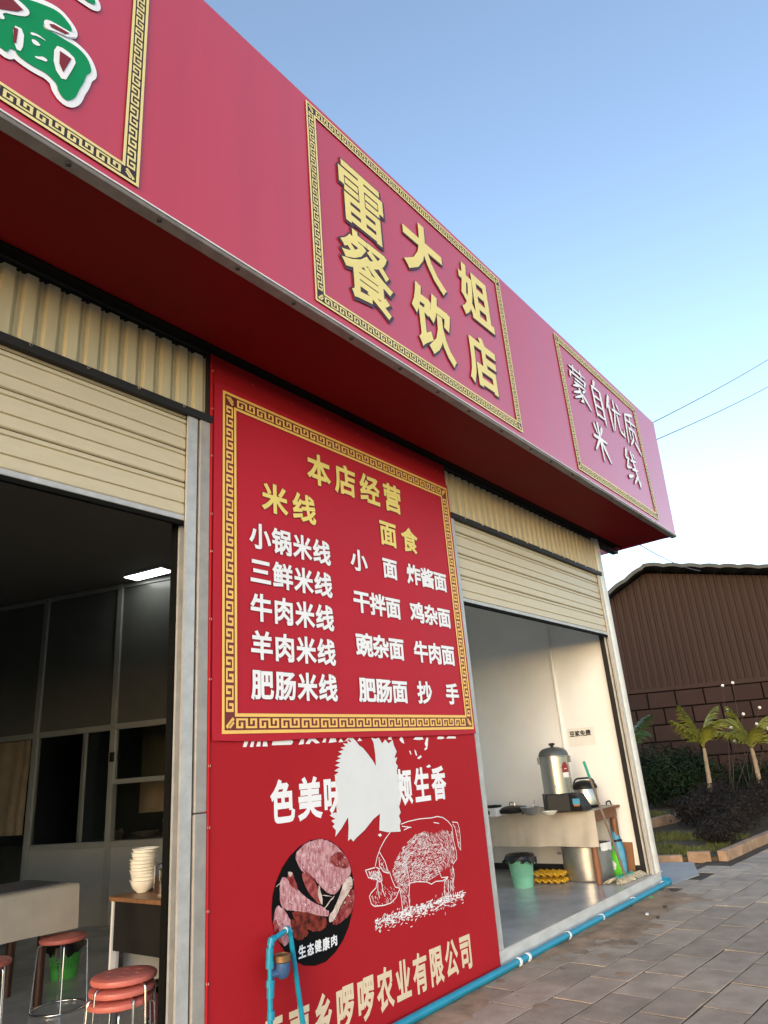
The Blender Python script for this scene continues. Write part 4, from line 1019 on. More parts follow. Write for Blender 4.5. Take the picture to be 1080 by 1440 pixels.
# ================================================================== RIGHT BAY INTERIOR
TZ = .845
tb = thing('serving_table', (8.0, 4.3, FL), 'wooden serving table under a beige cloth against the white wall', 'table')
b = MB(); b.box(7.67, 8.42, 3.37, 5.45, TZ - .032, TZ - .003); b.build('table_top', 'wood_red', tb, bevel=.004)
b = MB(); b.box(7.72, 8.38, 3.41, 3.435, TZ - .12, TZ - .034); b.box(7.715, 7.74, 3.44, 5.40, TZ - .12, TZ - .034); b.build('apron', 'wood_red', tb)
for x in (7.72, 8.36):
    for y in (3.45, 5.38):
        q = MB()
        prof = [(FL, .030), (FL + .02, .030), (FL + .12, .040), (FL + .30, .034), (FL + .50, .040), (TZ - .034, .042)]
        q.tube([(x - (.0 if z > FL + .1 else .008), y, z) for z, r in prof], [r for z, r in prof], 12); q.build('leg', 'wood_red', tb, smooth=True)
b = drape(3.355, 5.47, 7.662, 8.30, TZ, .50, 'tablecloth', '', 1.0, 9, axis='y')
o = b.build('tablecloth', 'cloth_beige', smooth=True, loc=(8.0, 4.4, TZ)); tag(o, 'beige cloth draped over the serving table by the white wall', 'tablecloth')
def tbase(x, y, back): 
    p = pz(x, y, TZ + .004); d = Vector((p.x, p.y, 0)).normalized(); return p + d * back
# boiler
c = tbase(790, 1143, .17)
bo = thing('drink_boiler', c, 'tall stainless drink boiler on a black base on the serving table', 'boiler')
f_ = Vector((-.83, -.55, 0)).normalized(); s_ = Vector((f_.y, -f_.x, 0))
b = MB(); b.obox(c + Vector((0, 0, .095)), s_ * .165, f_ * .165, (0, 0, .092)); base = b.build('base', 'black_plastic', bo, bevel=.012)
b = MB(); cc = c + Vector((-.02, -.19, .03)); b.prism([c + Vector((-.10, -.155, 0.004)), c + Vector((-.10, -.30, 0.004)), c + Vector((-.10, -.30, .04)), c + Vector((-.10, -.235, .165)), c + Vector((-.10, -.155, .18))], (.22, 0, 0)); b.build('control_box', 'black_plastic', base, bevel=.006)
b = MB(); b.obox(c + Vector((-.104, -.235, .10)), (.002, 0, 0), (0, .04, 0), (0, 0, .03)); b.build('display', 'umbrella_blue', base)
b = MB(); b.obox(c + Vector((-.1045, -.235, .065)), (.002, 0, 0), (0, .03, 0), (0, 0, .008)); b.build('label_strip', 'orange', base)
b = MB(); b.lathe([(0, .188), (.160, .188), (.160, .56), (.166, .564), (.166, .572), (.155, .574)], c, 36); b.build('tank', 'steel', bo, smooth='auto')
b = MB(); b.lathe([(.168, .570), (.166, .582), (.150, .62), (.12, .648), (.06, .663), (.03, .666), (0, .667)], c, 32); lid = b.build('lid', 'lid_grey', bo, smooth='auto')
b = MB(); b.lathe([(.018, .664), (.018, .68), (.032, .684), (.034, .70), (.028, .708), (0, .71)], c, 16); b.build('lid_knob', 'black_plastic', lid, smooth='auto')
for sg in (-1, 1):
    e = c + s_ * sg * .168 + Vector((0, 0, .53)); b = MB(); b.obox(e, s_ * .012, f_ * .03, (0, 0, .035)); b.build('side_handle', 'lid_grey', bo, bevel=.005)
tp = c + f_ * .160 + s_ * .03; b = MB(); b.tube([tp + Vector((0, 0, .255)), tp + f_ * .06 + Vector((0, 0, .255))], .02, 12); b.tube([tp + f_ * .05 + Vector((0, 0, .27)), tp + f_ * .05 + Vector((0, 0, .225))], .012, 10); b.build('tap', 'chrome', bo, smooth='auto')
b = MB()
for k in range(7):
    a0, a1 = R_(233 + k * 4.2), R_(233 + (k + 1) * 4.2); r = .1625
    b.quad(*[c + Vector((r * math.cos(a), r * math.sin(a), z)) for a, z in ((a0, .40), (a1, .40), (a1, .455 + .05 * math.sin((k + 1) / 7 * math.pi)), (a0, .455 + .05 * math.sin(k / 7 * math.pi)))])
b.build('red_sticker', 'sticker_red', bo)
b = MB()
for k in range(7):
    a0, a1 = R_(233 + k * 4.2), R_(233 + (k + 1) * 4.2); r = .163
    b.quad(*[c + Vector((r * math.cos(a), r * math.sin(a), z)) for a, z in ((a0, .345), (a1, .345), (a1, .395), (a0, .395))])
    if k in (2, 3, 4): b.quad(*[c + Vector(((r + .001) * math.cos(a), (r + .001) * math.sin(a), z)) for a, z in ((a0, .43), (a1, .43), (a1, .438), (a0, .438))])
b.build('white_sticker', 'paper', bo)
# rice cooker
c = Vector((8.06, 3.60, TZ + .002))
rc = thing('rice_cooker', c, 'steel rice cooker with black domed lid beside the boiler', 'rice cooker')
b = MB(); b.lathe([(0, 0), (.125, 0), (.13, .01), (.13, .03)], c, 28); b.build('base', 'black_plastic', rc, smooth='auto')
b = MB(); b.lathe([(.128, .03), (.134, .035), (.136, .20), (.13, .21)], c, 32); b.build('body', 'steel', rc, smooth='auto')
b = MB(); b.lathe([(.140, .20), (.142, .215), (.13, .245), (.09, .275), (.03, .288), (0, .289)], c, 32); b.build('lid', 'black_plastic', rc, smooth='auto')
b = MB(); b.tube(bent([c + f_ * .0 + s_ * .12 + Vector((0, 0, .23)), c + s_ * .10 + Vector((0, 0, .31)), c - s_ * .10 + Vector((0, 0, .31)), c - s_ * .12 + Vector((0, 0, .23))], .05), .010, 8); b.build('handle', 'black_plastic', rc, smooth='auto')
# bowls, pan, stove
c = tbase(747, 1147, .1); b = MB(); b.lathe([(0, .002), (.05, .0), (.085, .03), (.105, .075), (.108, .078), (.102, .078), (.08, .032), (0, .01)], c, 26); tag(b.build('mixing_bowl', 'steel_dull', smooth='auto', loc=c), 'steel mixing bowl with a spoon on the serving table', 'bowl')
b = MB(); b.tube([c + Vector((.02, 0, .02)), c + Vector((.05, -.04, .145))], .004, 6); b.lathe([(0, 0), (.02, .004), (.024, .01), (0, .006)], c + Vector((.02, 0, .014)), 10); tag(b.build('spoon', 'chrome', smooth=True, loc=c), 'steel spoon standing in the mixing bowl', 'spoon')
c = tbase(774, 1147, .075); b = MB(); b.lathe([(0, .003), (.035, 0), (.055, .012), (.078, .036), (.080, .038), (.075, .038), (.05, .014), (0, .008)], c, 26); tag(b.build('dish', 'china', smooth='auto', loc=c), 'small white dish in front of the boiler', 'dish')
c = tbase(722, 1147, .16)
pn = thing('griddle_pan', c, 'low black electric pan on the serving table', 'pan')
b = MB(); b.lathe([(0, .02), (.17, .02), (.195, .035), (.20, .062), (.192, .062), (.185, .04), (0, .03)], c, 30); b.build('pan_body', 'black_plastic', pn, smooth='auto')
for k in range(3):
    a = k * 2.1 + .4; b = MB(); b.tube([c + Vector((.13 * math.cos(a), .13 * math.sin(a), 0)), c + Vector((.13 * math.cos(a), .13 * math.sin(a), .022))], .012, 8); b.build('foot', 'black_plastic', pn)
b = MB(); b.lathe([(.185, .062), (.15, .078), (.06, .09), (0, .092)], c, 26); l_ = b.build('lid', 'black_plastic', pn, smooth='auto')
b = MB(); b.tube(bent([c + Vector((0, .035, .09)), c + Vector((0, .03, .125)), c + Vector((0, -.03, .125)), c + Vector((0, -.035, .09))], .015), .006, 8); b.build('lid_handle', 'steel', l_, smooth='auto')
c = tbase(690, 1149, .14)
gs = thing('camping_stove', c, 'white tabletop gas stove beside the black pan', 'stove')
b = MB(); b.obox(c + Vector((0, 0, .045)), (.13, 0, 0), (0, .16, 0), (0, 0, .042)); b.build('stove_body', 'white_paint', gs, bevel=.008)
b = MB(); b.tube([c + Vector((-.131, -.05, .045)), c + Vector((-.152, -.05, .045))], .026, 14); b.build('knob', 'black_plastic', gs, smooth='auto')
b = MB(); b.lathe([(.13, .088), (.14, .10), (.135, .105), (.12, .10)], c, 20)
for k in range(6):
    a = k * math.pi / 3; b.obox(c + Vector((.08 * math.cos(a), .08 * math.sin(a), .102)), Vector((math.cos(a), math.sin(a), 0)) * .055, Vector((-math.sin(a), math.cos(a), 0)) * .004, (0, 0, .005))
b.build('pan_support', 'black_plastic', gs)
c = tbase(678, 1142, .40); b = MB(); b.lathe([(0, .0), (.045, 0), (.055, .15), (.058, .155), (.052, .155), (.042, .006)], c, 20); tag(b.build('tumbler', 'cup_cyan', smooth='auto', loc=c), 'turquoise plastic tumbler behind the gas stove', 'cup')
# under the table
p = pz(736, 1250, FL); c = Vector((p.x + .12, p.y + .06, FL))
basket('waste_basket', c, .105, .135, .28, 'basket_mint', 'mint green lattice waste basket under the serving table', rows=9, cols=30)
bag((c.x, c.y, FL + .285), .14, .26, 'black bin bag lining the mint green waste basket', 2)
def egg_tray(c, yaw, label, mat='egg_yellow'):
    b = MB(); nx, ny = 30, 30
    ca, sa = math.cos(yaw), math.sin(yaw)
    for j in range(ny + 1):
        for i in range(nx + 1):
            u, v = i / nx, j / ny
            x, y = (u - .5) * .29, (v - .5) * .37
            z = .026 + .022 * math.sin(u * 2 * math.pi * 4) * math.sin(v * 2 * math.pi * 5)
            if i in (0, nx) or j in (0, ny): z = .018 + .012 * math.sin((u + v) * 2 * math.pi * 5)
            b.v.append(Vector(c) + Vector((x * ca - y * sa, x * sa + y * ca, z)))
    b.f = [(j * (nx + 1) + i, j * (nx + 1) + i + 1, (j + 1) * (nx + 1) + i + 1, (j + 1) * (nx + 1) + i) for j in range(ny) for i in range(nx)]
    o = b.build('egg_tray', mat, smooth=True, loc=c)
    md = o.modifiers.new('shell', 'SOLIDIFY'); md.thickness = .004
    return tag(o, label, 'egg tray', 'yellow egg trays')
c = Vector((7.78, 4.02, FL + .003))
egg_tray(c, .05, 'yellow egg tray on the floor, lower of the two'); egg_tray(c + Vector((.01, .015, .062)), .09, 'yellow egg tray resting on another, upper of the two')
rr = random.Random(5)
c2 = c
# stock pot
c = Vector((8.05, 3.70, FL))
sp = thing('stock_pot', c, 'large dented aluminium stock pot under the serving table', 'pot')
b = MB(); b.lathe([(0, 0), (.245, 0), (.262, .012), (.265, .03), (.265, .335), (.274, .342), (.274, .350), (.262, .352), (.258, .33), (.255, .02), (0, .015)], c, 40); b.build('pot_body', 'steel_dull', sp, smooth='auto')
for sg in (-1, 1):
    e = c + s_ * sg * .268 + Vector((0, 0, .27)); b = MB(); b.tube(bent([e + f_ * .05, e + f_ * .05 + s_ * sg * .04, e - f_ * .05 + s_ * sg * .04, e - f_ * .05], .015), .007, 8); b.build('handle', 'steel_dull', sp, smooth='auto')
# white rag over the pot rim
b = MB(); n = 16
for j in range(9):
    for i in range(n + 1):
        a = R_(238 + 46 * i / n); t = j / 8
        r = .262 + .024 * math.sin(min(1, t * 2.2) * math.pi * .5) + .006 * noise.noise((i * .5, t * 3, 1)); z = .36 + .012 * math.sin(t * math.pi) - .10 * max(0, t - .3) * (1 + .4 * noise.noise((i * .3, 0, 2)))
        b.v.append(c + Vector((r * math.cos(a), r * math.sin(a), z)))
b.f = [(j * (n + 1) + i, j * (n + 1) + i + 1, (j + 1) * (n + 1) + i + 1, (j + 1) * (n + 1) + i) for j in range(8) for i in range(n)]
o = b.build('rag', 'paper', smooth=True, loc=c + Vector((0, 0, .36))); tag(o, 'white rag hung over the rim of the stock pot', 'rag')
# mop, umbrella, packet, cardboard
hd = pz(880, 1236, FL + .02); top = py(821, 1071, 3.325)
mo = thing('mop', (hd.x, hd.y, FL), 'string mop with a brown handle and green grip leaning on the table', 'mop')
h0 = Vector((hd.x, hd.y, FL + .05))
b = MB(); b.tube([h0, h0.lerp(top, .5), h0.lerp(top, .86)], .012, 10); b.build('handle', 'mop_handle', mo, smooth='auto')
b = MB(); b.tube([h0.lerp(top, .86), top], .0145, 10); b.build('grip', 'mop_grip', mo, smooth='auto')
e0, e1_ = pz(858, 1246, FL), pz(901, 1229, FL); ax = (e1_ - e0); ax.z = 0; L_ = ax.length; ax.normalize(); L_ = min(L_, .62); mid = (e0 + e1_) / 2; mid.z = FL
per_ = Vector((ax.y, -ax.x, 0))
b = MB(); b.obox(mid + Vector((0, 0, .045)), ax * .16, per_ * .03, (0, 0, .01)); b.build('clamp', 'mop_grip', mo, bevel=.004)
b = MB(); rr = random.Random(11)
for k in range(110):
    s = rr.uniform(-.5, .5) * L_; sd = rr.choice((-1, 1)); a = mid + ax * s * .7 + Vector((0, 0, .036)); e = mid + ax * (s + rr.uniform(-.05, .05)) + per_ * sd * rr.uniform(.05, .12) + Vector((0, 0, .008))
    m1 = a.lerp(e, .5) + Vector((0, 0, rr.uniform(.01, .025))); b.tube([a, m1, e], .007, 5)
b.build('mop_head', 'mop_fibre', mo, smooth=True)
u0, u1 = px(881, 1231, 8.30), px(852, 1128, 8.40)
um = thing('umbrella', u0, 'folded pale blue umbrella leaning beside the table leg', 'umbrella')
b = MB(); n = 14
P_ = [u0.lerp(u1, t) for t in (0, .05, .3, .45, .62, .7)]; b.tube(P_, [.006, .03, .062, .055, .035, .02], n)
for i, v in enumerate(b.v):
    k = i % n
    if k % 2: ctr = P_[i // n]; b.v[i] = ctr + (v - ctr) * .72
b.build('canopy', 'umbrella_blue', um, smooth=True)
b = MB(); b.tube(bent([u0.lerp(u1, .68), u0.lerp(u1, .96), u1, u1 + Vector((.0, -.05, .015)), u1 + Vector((0, -.06, -.04))], .015), .008, 8); b.build('handle', 'black_plastic', um, smooth='auto')
b = MB(); b.tube([u0.lerp(u1, .44), u0.lerp(u1, .47)], .058, 14); b.build('strap', 'black_plastic', um, smooth='auto')
pk0 = px(869, 1231, 8.28)
pk = thing('detergent_packet', (pk0.x, pk0.y, FL), 'bright green detergent packet standing beside the stock pot', 'packet')
b = MB(); b.add([Vector((pk0.x + dx, pk0.y + dy, FL + z)) for dx, dy, z in ((-.03, -.07, 0), (-.03, .09, 0), (.05, .09, 0), (.05, -.07, 0), (-.035, -.04, .16), (-.035, .10, .16), (.045, .10, .16), (.045, -.04, .16), (0, .0, .30), (0, .10, .31), (.012, .10, .31), (.012, .0, .30))],
      [(3, 2, 1, 0), (0, 1, 5, 4), (1, 2, 6, 5), (2, 3, 7, 6), (3, 0, 4, 7), (4, 5, 9, 8), (5, 6, 10, 9), (6, 7, 11, 10), (7, 4, 8, 11), (8, 9, 10, 11)]); b.build('pouch', 'packet_green', pk, bevel=.01)
b = MB(); b.poly([(0, 0)] * 0 or [(-.045, .07), (.03, .06), (.05, .12), (.02, .19), (-.03, .18)], 0); bb = MB(); bb.add([Vector((pk0.x - .0375 + .004 * (z - .1), pk0.y + .03 - x, FL + z)) for x, z in ((-.045, .07), (.03, .06), (.05, .12), (.02, .155), (-.03, .15))], [(0, 1, 2, 3, 4)]); bb.build('print_mark', 'paper', pk)
b = MB(); b.prism([(8.47, 3.34, FL), (8.47, 3.62, FL), (8.497, 3.62, FL + .315), (8.497, 3.33, FL + .31)], (-.008, 0, 0)); tag(b.build('cardboard_sheet', 'cardboard', loc=(8.47, 3.48, FL)), 'brown cardboard sheet leaning on the white wall', 'cardboard')
# paper notice
no = thing('paper_notice', (8.498, 3.73, 1.51), 'white paper notice with four Chinese characters taped to the wall', 'notice')
b = MB(); ny_ = 8
for j in range(5):
    for i in range(ny_ + 1):
        y = 3.905 - .345 * i / ny_; b.v.append(Vector((8.4965 - .006 * abs(noise.noise((i * .6, j * .7, 3))), y, 1.508 + .208 * j / 4)))
b.f = [(j * (ny_ + 1) + i, j * (ny_ + 1) + i + 1, (j + 1) * (ny_ + 1) + i + 1, (j + 1) * (ny_ + 1) + i) for j in range(4) for i in range(ny_)]
b.build('sheet', 'paper', no, smooth=True)
for k, ch in enumerate('豆浆免费'):
    y1 = 3.875 - k * .07; place_glyph(ch, .02, y1 - .066, y1, 1.62, 1.685, 8.487, 'ink_black', no, axis='x')

# ================================================================== PLANTING BED
KH = 0.11
bed = MB(); nx, ny = 44, 26
x0, x1, y0, y1 = 9.6, 24.0, 2.0, 9.0
front = lambda x: 2.86 - 0.065 * (x - 10.34) if x > 10.34 else 2.86 + (10.34 - x) * 4.0
BEDP = [(10.40, 2.93), (14.0, 2.70), (20.0, 2.30), (26.0, 1.9), (26.0, 8), (19.0, 12), (9.8, 12), (9.95, 4.9)]
b = MB(); b.prism([(x, y, -.02) for x, y in BEDP], (0, 0, .065)); struct(b.build('planting_bed', 'soil'))
# kerb stones
def kerb_run(p0, p1, n, h, w, lab, first=[None]):
    p0, p1 = Vector((*p0, 0)), Vector((*p1, 0)); d = (p1 - p0) / n; t = d.normalized(); q = Vector((-t.y, t.x, 0))
    for k in range(n):
        c = p0 + d * (k + .5) + Vector((0, 0, h / 2 - .01 + random.uniform(-.006, .006)))
        b = MB(); a = random.uniform(-.015, .015); tt = t * math.cos(a) + q * math.sin(a); qq = q * math.cos(a) - t * math.sin(a)
        b.obox(c, tt * (d.length / 2 - .004), qq * w / 2, (0, 0, h / 2 + .01))
        b.build('kerb_stone', 'kerb', kerb, bevel=.008)
kerb = thing('garden_kerb', (10.34, 2.86, 0), 'sandy brown kerb stones edging the planting bed', 'kerb')
kerb_run((10.36, 2.92), (19.0, 2.32), 15, .12, .11, '')
kerb_run((10.37, 3.06), (10.31, 3.34), 1, .115, .11, '')
kerb_run((10.30, 3.40), (9.98, 4.85), 3, .075, .09, '')
edg = thing('brick_edging', (13.5, 4.8, .04), 'low brown brick edging across the grass behind the pillar', 'edging')
kerb = edg
kerb_run((12.2, 5.3), (15.2, 4.75), 8, .20, .10, '')

def grass(name, n, poly, z, h, mat, label, seed):
    rr = random.Random(seed); b = MB(); xs = [p[0] for p in poly]; ys = [p[1] for p in poly]; k = 0
    while k < n:
        x, y = rr.uniform(min(xs), max(xs)), rr.uniform(min(ys), max(ys))
        if not inside(x, y, poly) or noise.noise((x * 1.5, y * 1.5, seed)) < -.12: k += .3; continue
        a = rr.uniform(0, 6.28); hh = h * rr.uniform(.4, 1.2); w = .006; l = rr.uniform(.3, 1) * hh
        dx, dy = math.cos(a), math.sin(a)
        b.add([(x - dy * w, y + dx * w, z), (x + dy * w, y - dx * w, z), (x + dx * l, y + dy * l, z + hh)], [(0, 1, 2)]); k += 1
    o = b.build(name, mat); return tag(o, label, 'grass', kind='stuff')
grass('grass', 9000, [(10.5, 3.15), (12.5, 3.05), (13.2, 5.2), (10.2, 5.2)], .04, .06, 'grass', 'short dry grass in the planting bed', 2)
grass('grass', 6000, [(12.6, 5.45), (15.4, 4.9), (17.5, 6.5), (13.5, 7.5)], .04, .10, 'grass', 'short grass behind the brick edging', 4)

def leafcloud(b, c, r, n, size, seed, flat=0.0, shell=.55, up=.3):
    rr = random.Random(seed); c = Vector(c)
    for _ in range(n):
        while True:
            v = Vector((rr.gauss(0, 1), rr.gauss(0, 1), rr.gauss(0, 1)))
            if v.length > .1: break
        v.normalize()
        k = shell + (1 - shell) * rr.random()
        k *= 1 + .28 * noise.noise(v * 2.3 + Vector((seed, 0, 0)))
        p = c + Vector((v.x * r[0], v.y * r[1], v.z * r[2])) * k
        if p.z < c.z - r[2] * .96: continue
        nrm = (v + Vector((rr.uniform(-.8, .8), rr.uniform(-.8, .8), rr.uniform(-.5, .9) + up))).normalized()
        t = nrm.orthogonal().normalized(); t = (t * math.cos(a := rr.uniform(0, 6.28)) + nrm.cross(t) * math.sin(a)); s = nrm.cross(t)
        l = size * rr.uniform(.6, 1.35); w = l * rr.uniform(.32, .5)
        b.add([p - t * l * .5, p + s * w * .5 + nrm * .1 * l, p + t * l * .5 - nrm * .12 * l, p - s * w * .5 + nrm * .1 * l], [(0, 1, 2, 3)])
def shrub(name, base, clumps, n, size, mat, label, cat, seed, group=None, stems=5):
    t = thing(name, base, label, cat, group); bs = Vector(base)
    b = MB(); rr = random.Random(seed)
    for k, (o, r) in enumerate(clumps): leafcloud(b, bs + Vector(o), r, n // len(clumps), size, seed * 31 + k, shell=.35)
    b.build('foliage', mat, t)
    for k in range(stems):
        q = MB(); o, r = clumps[k % len(clumps)]; e = bs + Vector(o) * .9 + Vector((rr.uniform(-.1, .1), rr.uniform(-.1, .1), 0)); s0 = bs + Vector((o[0] * .3, o[1] * .3, -.02))
        q.tube([s0, s0.lerp(e, .5) + Vector((rr.uniform(-.04, .04), rr.uniform(-.04, .04), 0)), e], [.022, .016, .008], 6); q.build('stem', 'bark', t, smooth=True)
    return t
# dark purple hedge along the kerb, plant by plant
hz = [((11.75, 3.30), .42, .46), ((12.5, 3.42), .52, .52), ((13.3, 3.38), .55, .58), ((14.2, 3.55), .60, .62), ((15.2, 3.55), .66, .66), ((13.9, 4.25), .6, .66), ((16.3, 3.5), .7, .72), ((15.4, 4.4), .7, .74), ((17.5, 3.6), .8, .80), ((17.0, 4.6), .8, .82), ((19.0, 3.7), .9, .9)]
hl = ['low dark purple shrub at the grassy end of the hedge', 'dark purple hedge shrub second from the grassy end', 'dark purple hedge shrub third along the sandy kerb', 'dark purple hedge shrub fourth along the sandy kerb', 'dark purple hedge shrub fifth along the sandy kerb', 'dark purple shrub behind the third hedge shrub', 'dark purple hedge shrub sixth along the sandy kerb', 'dark purple shrub in front of the bent palm', 'dark purple hedge shrub seventh along the sandy kerb', 'dark purple shrub in front of the straight palm', 'largest dark purple shrub at the far end of the hedge']
for k, ((x, y), r, h) in enumerate(hz):
    h *= .66 if k < 2 else .84; r *= .95
    shrub('purple_shrub', (x, y, .045), [((0, 0, h * .5), (r, r * .85, h * .52)), ((r * .5, .1, h * .55), (r * .55, r * .5, h * .42)), ((-r * .5, -.05, h * .5), (r * .5, r * .5, h * .42))], 2600, .055, 'leaf_purple', hl[k], 'shrub', 20 + k, 'dark purple hedge shrubs')
shrub('round_bush', (18.3, 6.0, .045), [((0, 0, .72), (.92, .92, .74)), ((-.35, .5, .62), (.62, .62, .6)), ((.35, -.5, .66), (.62, .62, .6))], 8000, .11, 'leaf_bush', 'dense dark green rounded bush before the brown wall', 'bush', 3, stems=7)
shrub('low_bush', (20.2, 4.5, .045), [((0, 0, .45), (.9, 1.0, .5)), ((-.3, -.9, .4), (.7, .7, .42))], 4200, .09, 'leaf_bush', 'low dark green bush between the two palms', 'bush', 5)
shrub('low_bush', (16.6, 7.4, .045), [((0, 0, .40), (.8, .9, .45)), ((.4, .8, .4), (.7, .7, .42))], 4200, .09, 'leaf_bush', 'low dark bush beside the shop pillar against the brown wall', 'bush', 6)

# palms
def palm(base, trunk_pts, fronds, label, seed, mat='leaf_palm'):
    bs = Vector(base); t = thing('palm_tree', base, label, 'palm tree', 'young palms in the planting bed')
    P = [bs + Vector(p) for p in trunk_pts]; n = len(P)
    b = MB(); PP = []; RR = []
    for i in range(n - 1):
        for k in range(6):
            f = k / 6; PP.append(P[i].lerp(P[i + 1], f)); g_ = (i + f) / (n - 1); RR.append((.062 - .028 * g_) * (1.12 if k % 2 == 0 else 1.0))
    PP.append(P[-1]); RR.append(.03)
    b.tube(PP, RR, 10); b.build('trunk', 'trunk_palm', t, smooth=True)
    rr = random.Random(seed); crown = P[-1]
    for (az, el, ln, droop) in fronds:
        az = R_(az); pts = []; d = Vector((math.cos(az), math.sin(az), 0)); p = crown.copy(); e = R_(el)
        for k in range(15):
            pts.append(p.copy()); p = p + (d * math.cos(e) + Vector((0, 0, math.sin(e)))) * ln / 14; e -= droop / 14 * (0.4 + 1.4 * k / 14)
        q = MB(); q.tube(pts, [.014 - .0008 * k for k in range(15)], 5); fr = q.build('frond_stem', 'trunk_palm' if seed == 99 else 'leaf_palm', t, smooth=True)
        q = MB(); side = Vector((-d.y, d.x, 0))
        for k in range(34):
            f = .14 + .86 * k / 33; i = min(13, int(f * 14)); c = pts[i].lerp(pts[i + 1], f * 14 - i); tg = (pts[i + 1] - pts[i]).normalized(); upv = side.cross(tg)
            L = ln * .40 * math.sin(math.pi * (.22 + .70 * f)) * rr.uniform(.85, 1.1)
            for sg in (-1, 1):
                dirv = (side * sg * .72 + tg * .62 + upv * rr.uniform(.1, .5)).normalized(); w = .012
                m1 = c + dirv * L * .55; e1 = c + dirv * L + Vector((0, 0, -L * rr.uniform(.12, .35)))
                q.add([c - tg * w, c + tg * w, m1 + tg * w * 1.2, m1 - tg * w * 1.2, e1], [(0, 1, 2, 3), (3, 2, 4)])
        q.build('leaflets', mat, fr)
    return t
def bed_pt(x, y, dist_x): p = px(x, y, dist_x); return p
pb = px(1003, 1140, 16.6); t1 = px(990, 1052, 16.5)
palm((pb.x, pb.y, .045), [(0, 0, 0), (-.02, .02, pb.z * .5), ((t1.x - pb.x) * .6, (t1.y - pb.y) * .6, (t1.z + pb.z) / 2 * .9), (t1.x - pb.x, t1.y - pb.y, t1.z - .045)],
     [(309, 74, 1.15, 2.3), (129, 62, .85, .7), (135, 80, .95, .5), (300, 84, .95, 1.0), (219, 68, .7, 1.2), (39, 64, .75, 1.2)], 'yellow green palm with a bent pale trunk before the round bush', 1)
pb = px(1073, 1112, 17.8); t1 = px(1057, 1052, 17.7)
palm((pb.x, pb.y, .045), [(0, 0, 0), (-.01, .03, pb.z * .6), ((t1.x - pb.x) * .7, (t1.y - pb.y) * .7, t1.z * .75), (t1.x - pb.x, t1.y - pb.y, t1.z - .045)],
     [(129, 82, .95, .5), (309, 70, .9, 1.0), (129, 52, .9, 1.2), (219, 66, .7, 1.2), (39, 62, .75, 1.2), (309, 40, 1.0, 1.4)], 'yellow green palm with a straighter trunk beside the brown wall', 2)
pb = px(898, 1075, 15.0)
palm((pb.x, pb.y + .25, .045), [(0, 0, 0), (0, 0, .5), (0, -.02, 1.0), (0, -.05, 1.32)], [(265, 66, .95, .9), (200, 60, .9, 1.2), (330, 60, .8, 1.6), (110, 60, .9, 1.4), (20, 55, .8, 1.5)], 'dark green palm half hidden behind the shop pillar', 3, 'leaf_palm_dark')
# slender flowering stems with white blossoms
fl = px(1040, 1100, 18.9)
fp = thing('flowering_plant', (fl.x, fl.y, .045), 'slender stems with scattered white blossoms before the brown wall', 'plant')
for (x, y) in ((1016, 964), (1030, 960), (1023, 999), (1045, 1004), (1068, 995), (1028, 1023), (1033, 1042), (1064, 1018), (1079, 1024)):
    e = px(x, y, 18.9 + random.uniform(-.3, .3)); q = MB(); s0 = org(fp) + Vector((random.uniform(-.15, .15), random.uniform(-.3, .3), 0))
    q.tube([s0, s0.lerp(e, .5) + Vector((random.uniform(-.1, .1), random.uniform(-.1, .1), .1)), e], [.009, .006, .003], 5); q.build('stem', 'bark', fp)
    q = MB()
    for k in range(5):
        a = k * 1.2566; q.add([e, e + Vector((.02, .03 * math.cos(a - .6), .03 * math.sin(a - .6))), e + Vector((.01, .04 * math.cos(a), .04 * math.sin(a))), e + Vector((.02, .03 * math.cos(a + .6), .03 * math.sin(a + .6)))], [(0, 1, 2, 3)])
    q.build('blossom', 'blossom', fp)

# ================================================================== BROWN WAREHOUSE
WB = Vector((20.6, 6.1, 0)); wr = Vector((0.40, -0.917, 0)).normalized(); wn = Vector((-wr.y * -1, 0, 0))
wn = Vector((wr.y, -wr.x, 0))                       # towards the camera
if wn.dot(Vector((-1, -.3, 0))) < 0: wn = -wn
def wpt(s, off, z): return WB + wr * s + wn * off + Vector((0, 0, z))
def wpx(x, y, off=0):
    d = ray(x, y); p0 = WB + wn * off; t = (p0 - EYE).dot(wn) / d.dot(wn); p = EYE + d * t
    return ((p - WB).dot(wr), p.z)
sA, zA = wpx(889, 979); sB, zB = wpx(1080, 956); ZB = (zA + zB) / 2
rl, rm_, rg = wpx(856, 838), wpx(905, 801), wpx(1080, 804)
S0, S1 = rl[0] - .6, rg[0] + 7
zr = lambda s: rm_[1] + (s - rm_[0]) * ((rm_[1] - rl[1]) / (rm_[0] - rl[0]) if s < rm_[0] else (rg[1] - rm_[1]) / (rg[0] - rm_[0]))
wh_ = thing('warehouse', WB, 'dark brown warehouse with ribbed upper wall and block lower wall', 'building')
b = MB(); b.obox(wpt((S0 + S1) / 2, -.12, ZB / 2), wr * (S1 - S0) / 2, wn * .10, (0, 0, ZB / 2)); lw = b.build('lower_wall', 'block_joint', wh_)
CH, BW = 0.437, 0.735
for j in range(int(ZB / CH) + 1):
    if ZB - (j + 1) * CH < -.3: break
    off = 0 if j % 2 else .5
    k = S0 - off * BW
    while k < S1:
        a, c = max(S0, k + .016), min(S1, k + BW - .016)
        if c - a > .1:
            q = MB(); q.obox(wpt((a + c) / 2, .0 + random.uniform(-.006, .006), ZB - (j + .5) * CH), wr * (c - a) / 2, wn * .035, (0, 0, CH / 2 - .016)); q.build('block', 'brown_block', lw, bevel=.012)
        k += BW
b = MB(); b.obox(wpt((S0 + S1) / 2, .0, ZB + .07), wr * (S1 - S0) / 2, wn * .05, (0, 0, .06)); b.build('sill_band', 'brown_metal', wh_, bevel=.01)
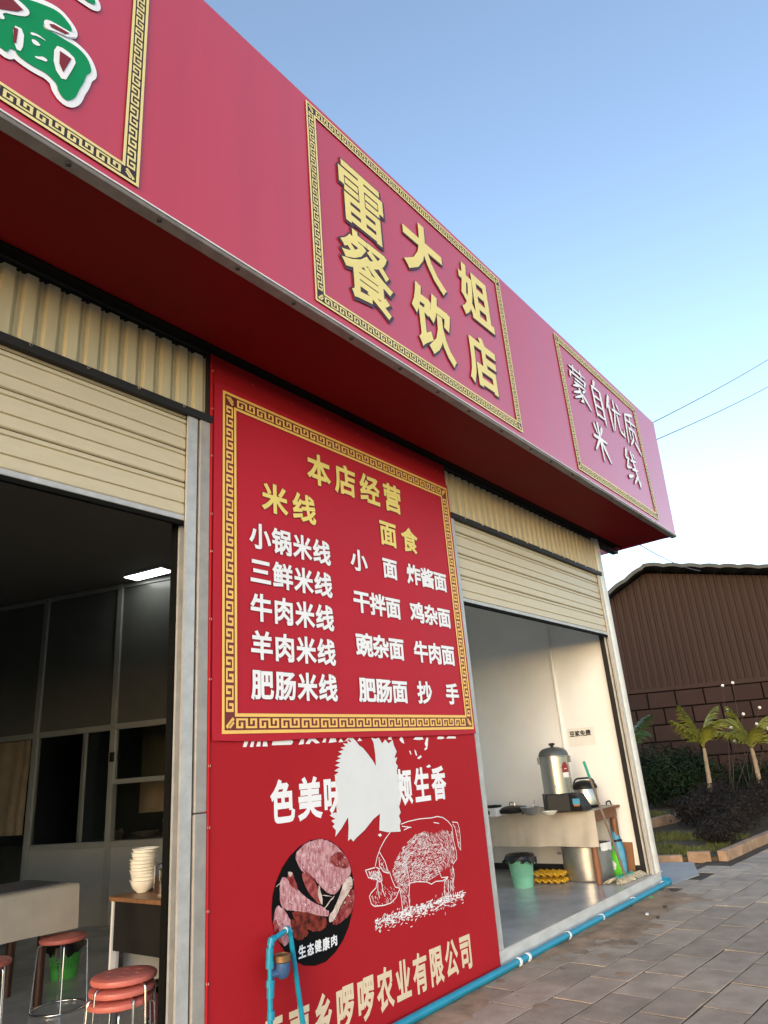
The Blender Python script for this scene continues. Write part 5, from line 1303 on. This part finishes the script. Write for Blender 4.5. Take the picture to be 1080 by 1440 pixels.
b = MB(); pr = []; s = S0; per = .20
while s < S1:
    for ds, d_ in ((0, 0), (per * .55, .0), (per * .68, .035), (per * .88, .035)):
        if s + ds < S1: pr.append((s + ds, d_))
    s += per
n = len(pr)
for s, d_ in pr: b.v.append(wpt(s, -.05 + d_, ZB + .13))
for s, d_ in pr: b.v.append(wpt(s, -.05 + d_, zr(s) - .10))
b.f = [(i, i + 1, n + i + 1, n + i) for i in range(n - 1)]
b.build('ribbed_wall', 'brown_metal', wh_)
b = MB(); b.prism([wpt(S0, -.26, 0), wpt(S0, -.26, zr(S0) - .12), wpt(rm_[0], -.26, rm_[1] - .12), wpt(S1, -.26, zr(S1) - .12), wpt(S1, -.26, 0)], -wn * 5.6); b.build('body', 'brown_metal', wh_)
# roof: two slopes meeting at the ridge, overhanging the wall, with a scalloped verge
def slope(sa, sb, name):
    b = MB(); n = max(4, int(abs(sb - sa) / .12)); 
    for off in (.55, -6):
        for k in range(n + 1):
            s = sa + (sb - sa) * k / n; b.v.append(wpt(s, off, zr(s) + (.035 * abs(math.sin(k * math.pi / 4)))))
    b.f = [(k, k + 1, n + 2 + k, n + 1 + k) for k in range(n)]
    o = b.build(name, 'roof_dark', wh_); md = o.modifiers.new('thickness', 'SOLIDIFY'); md.thickness = .10; md.offset = 0
    return o
slope(S0 - .4, rm_[0], 'roof_slope'); slope(rm_[0], S1, 'roof_slope')
# ================================================================== OVERHEAD WIRES
def wire(p0, p1, sag, label):
    P = [p0.lerp(p1, t / 24) - Vector((0, 0, sag * 4 * (t / 24) * (1 - t / 24))) for t in range(25)]
    b = MB(); b.tube(P, .009, 5); return tag(b.build('overhead_wire', 'cable', smooth=True, loc=p0), label, 'wire')
wire(Vector((9.15, 3.28, 5.42)), px(1130, 473, 24), .12, 'thin wire running to the shop roof, upper of the pair')
wire(Vector((9.05, 3.28, 5.18)), px(1130, 515, 24), .12, 'thin wire running to the shop roof, lower of the pair')
wire(px(890, 760, 12.5), px(985, 803, 20), .1, 'single wire sloping down behind the warehouse roof')
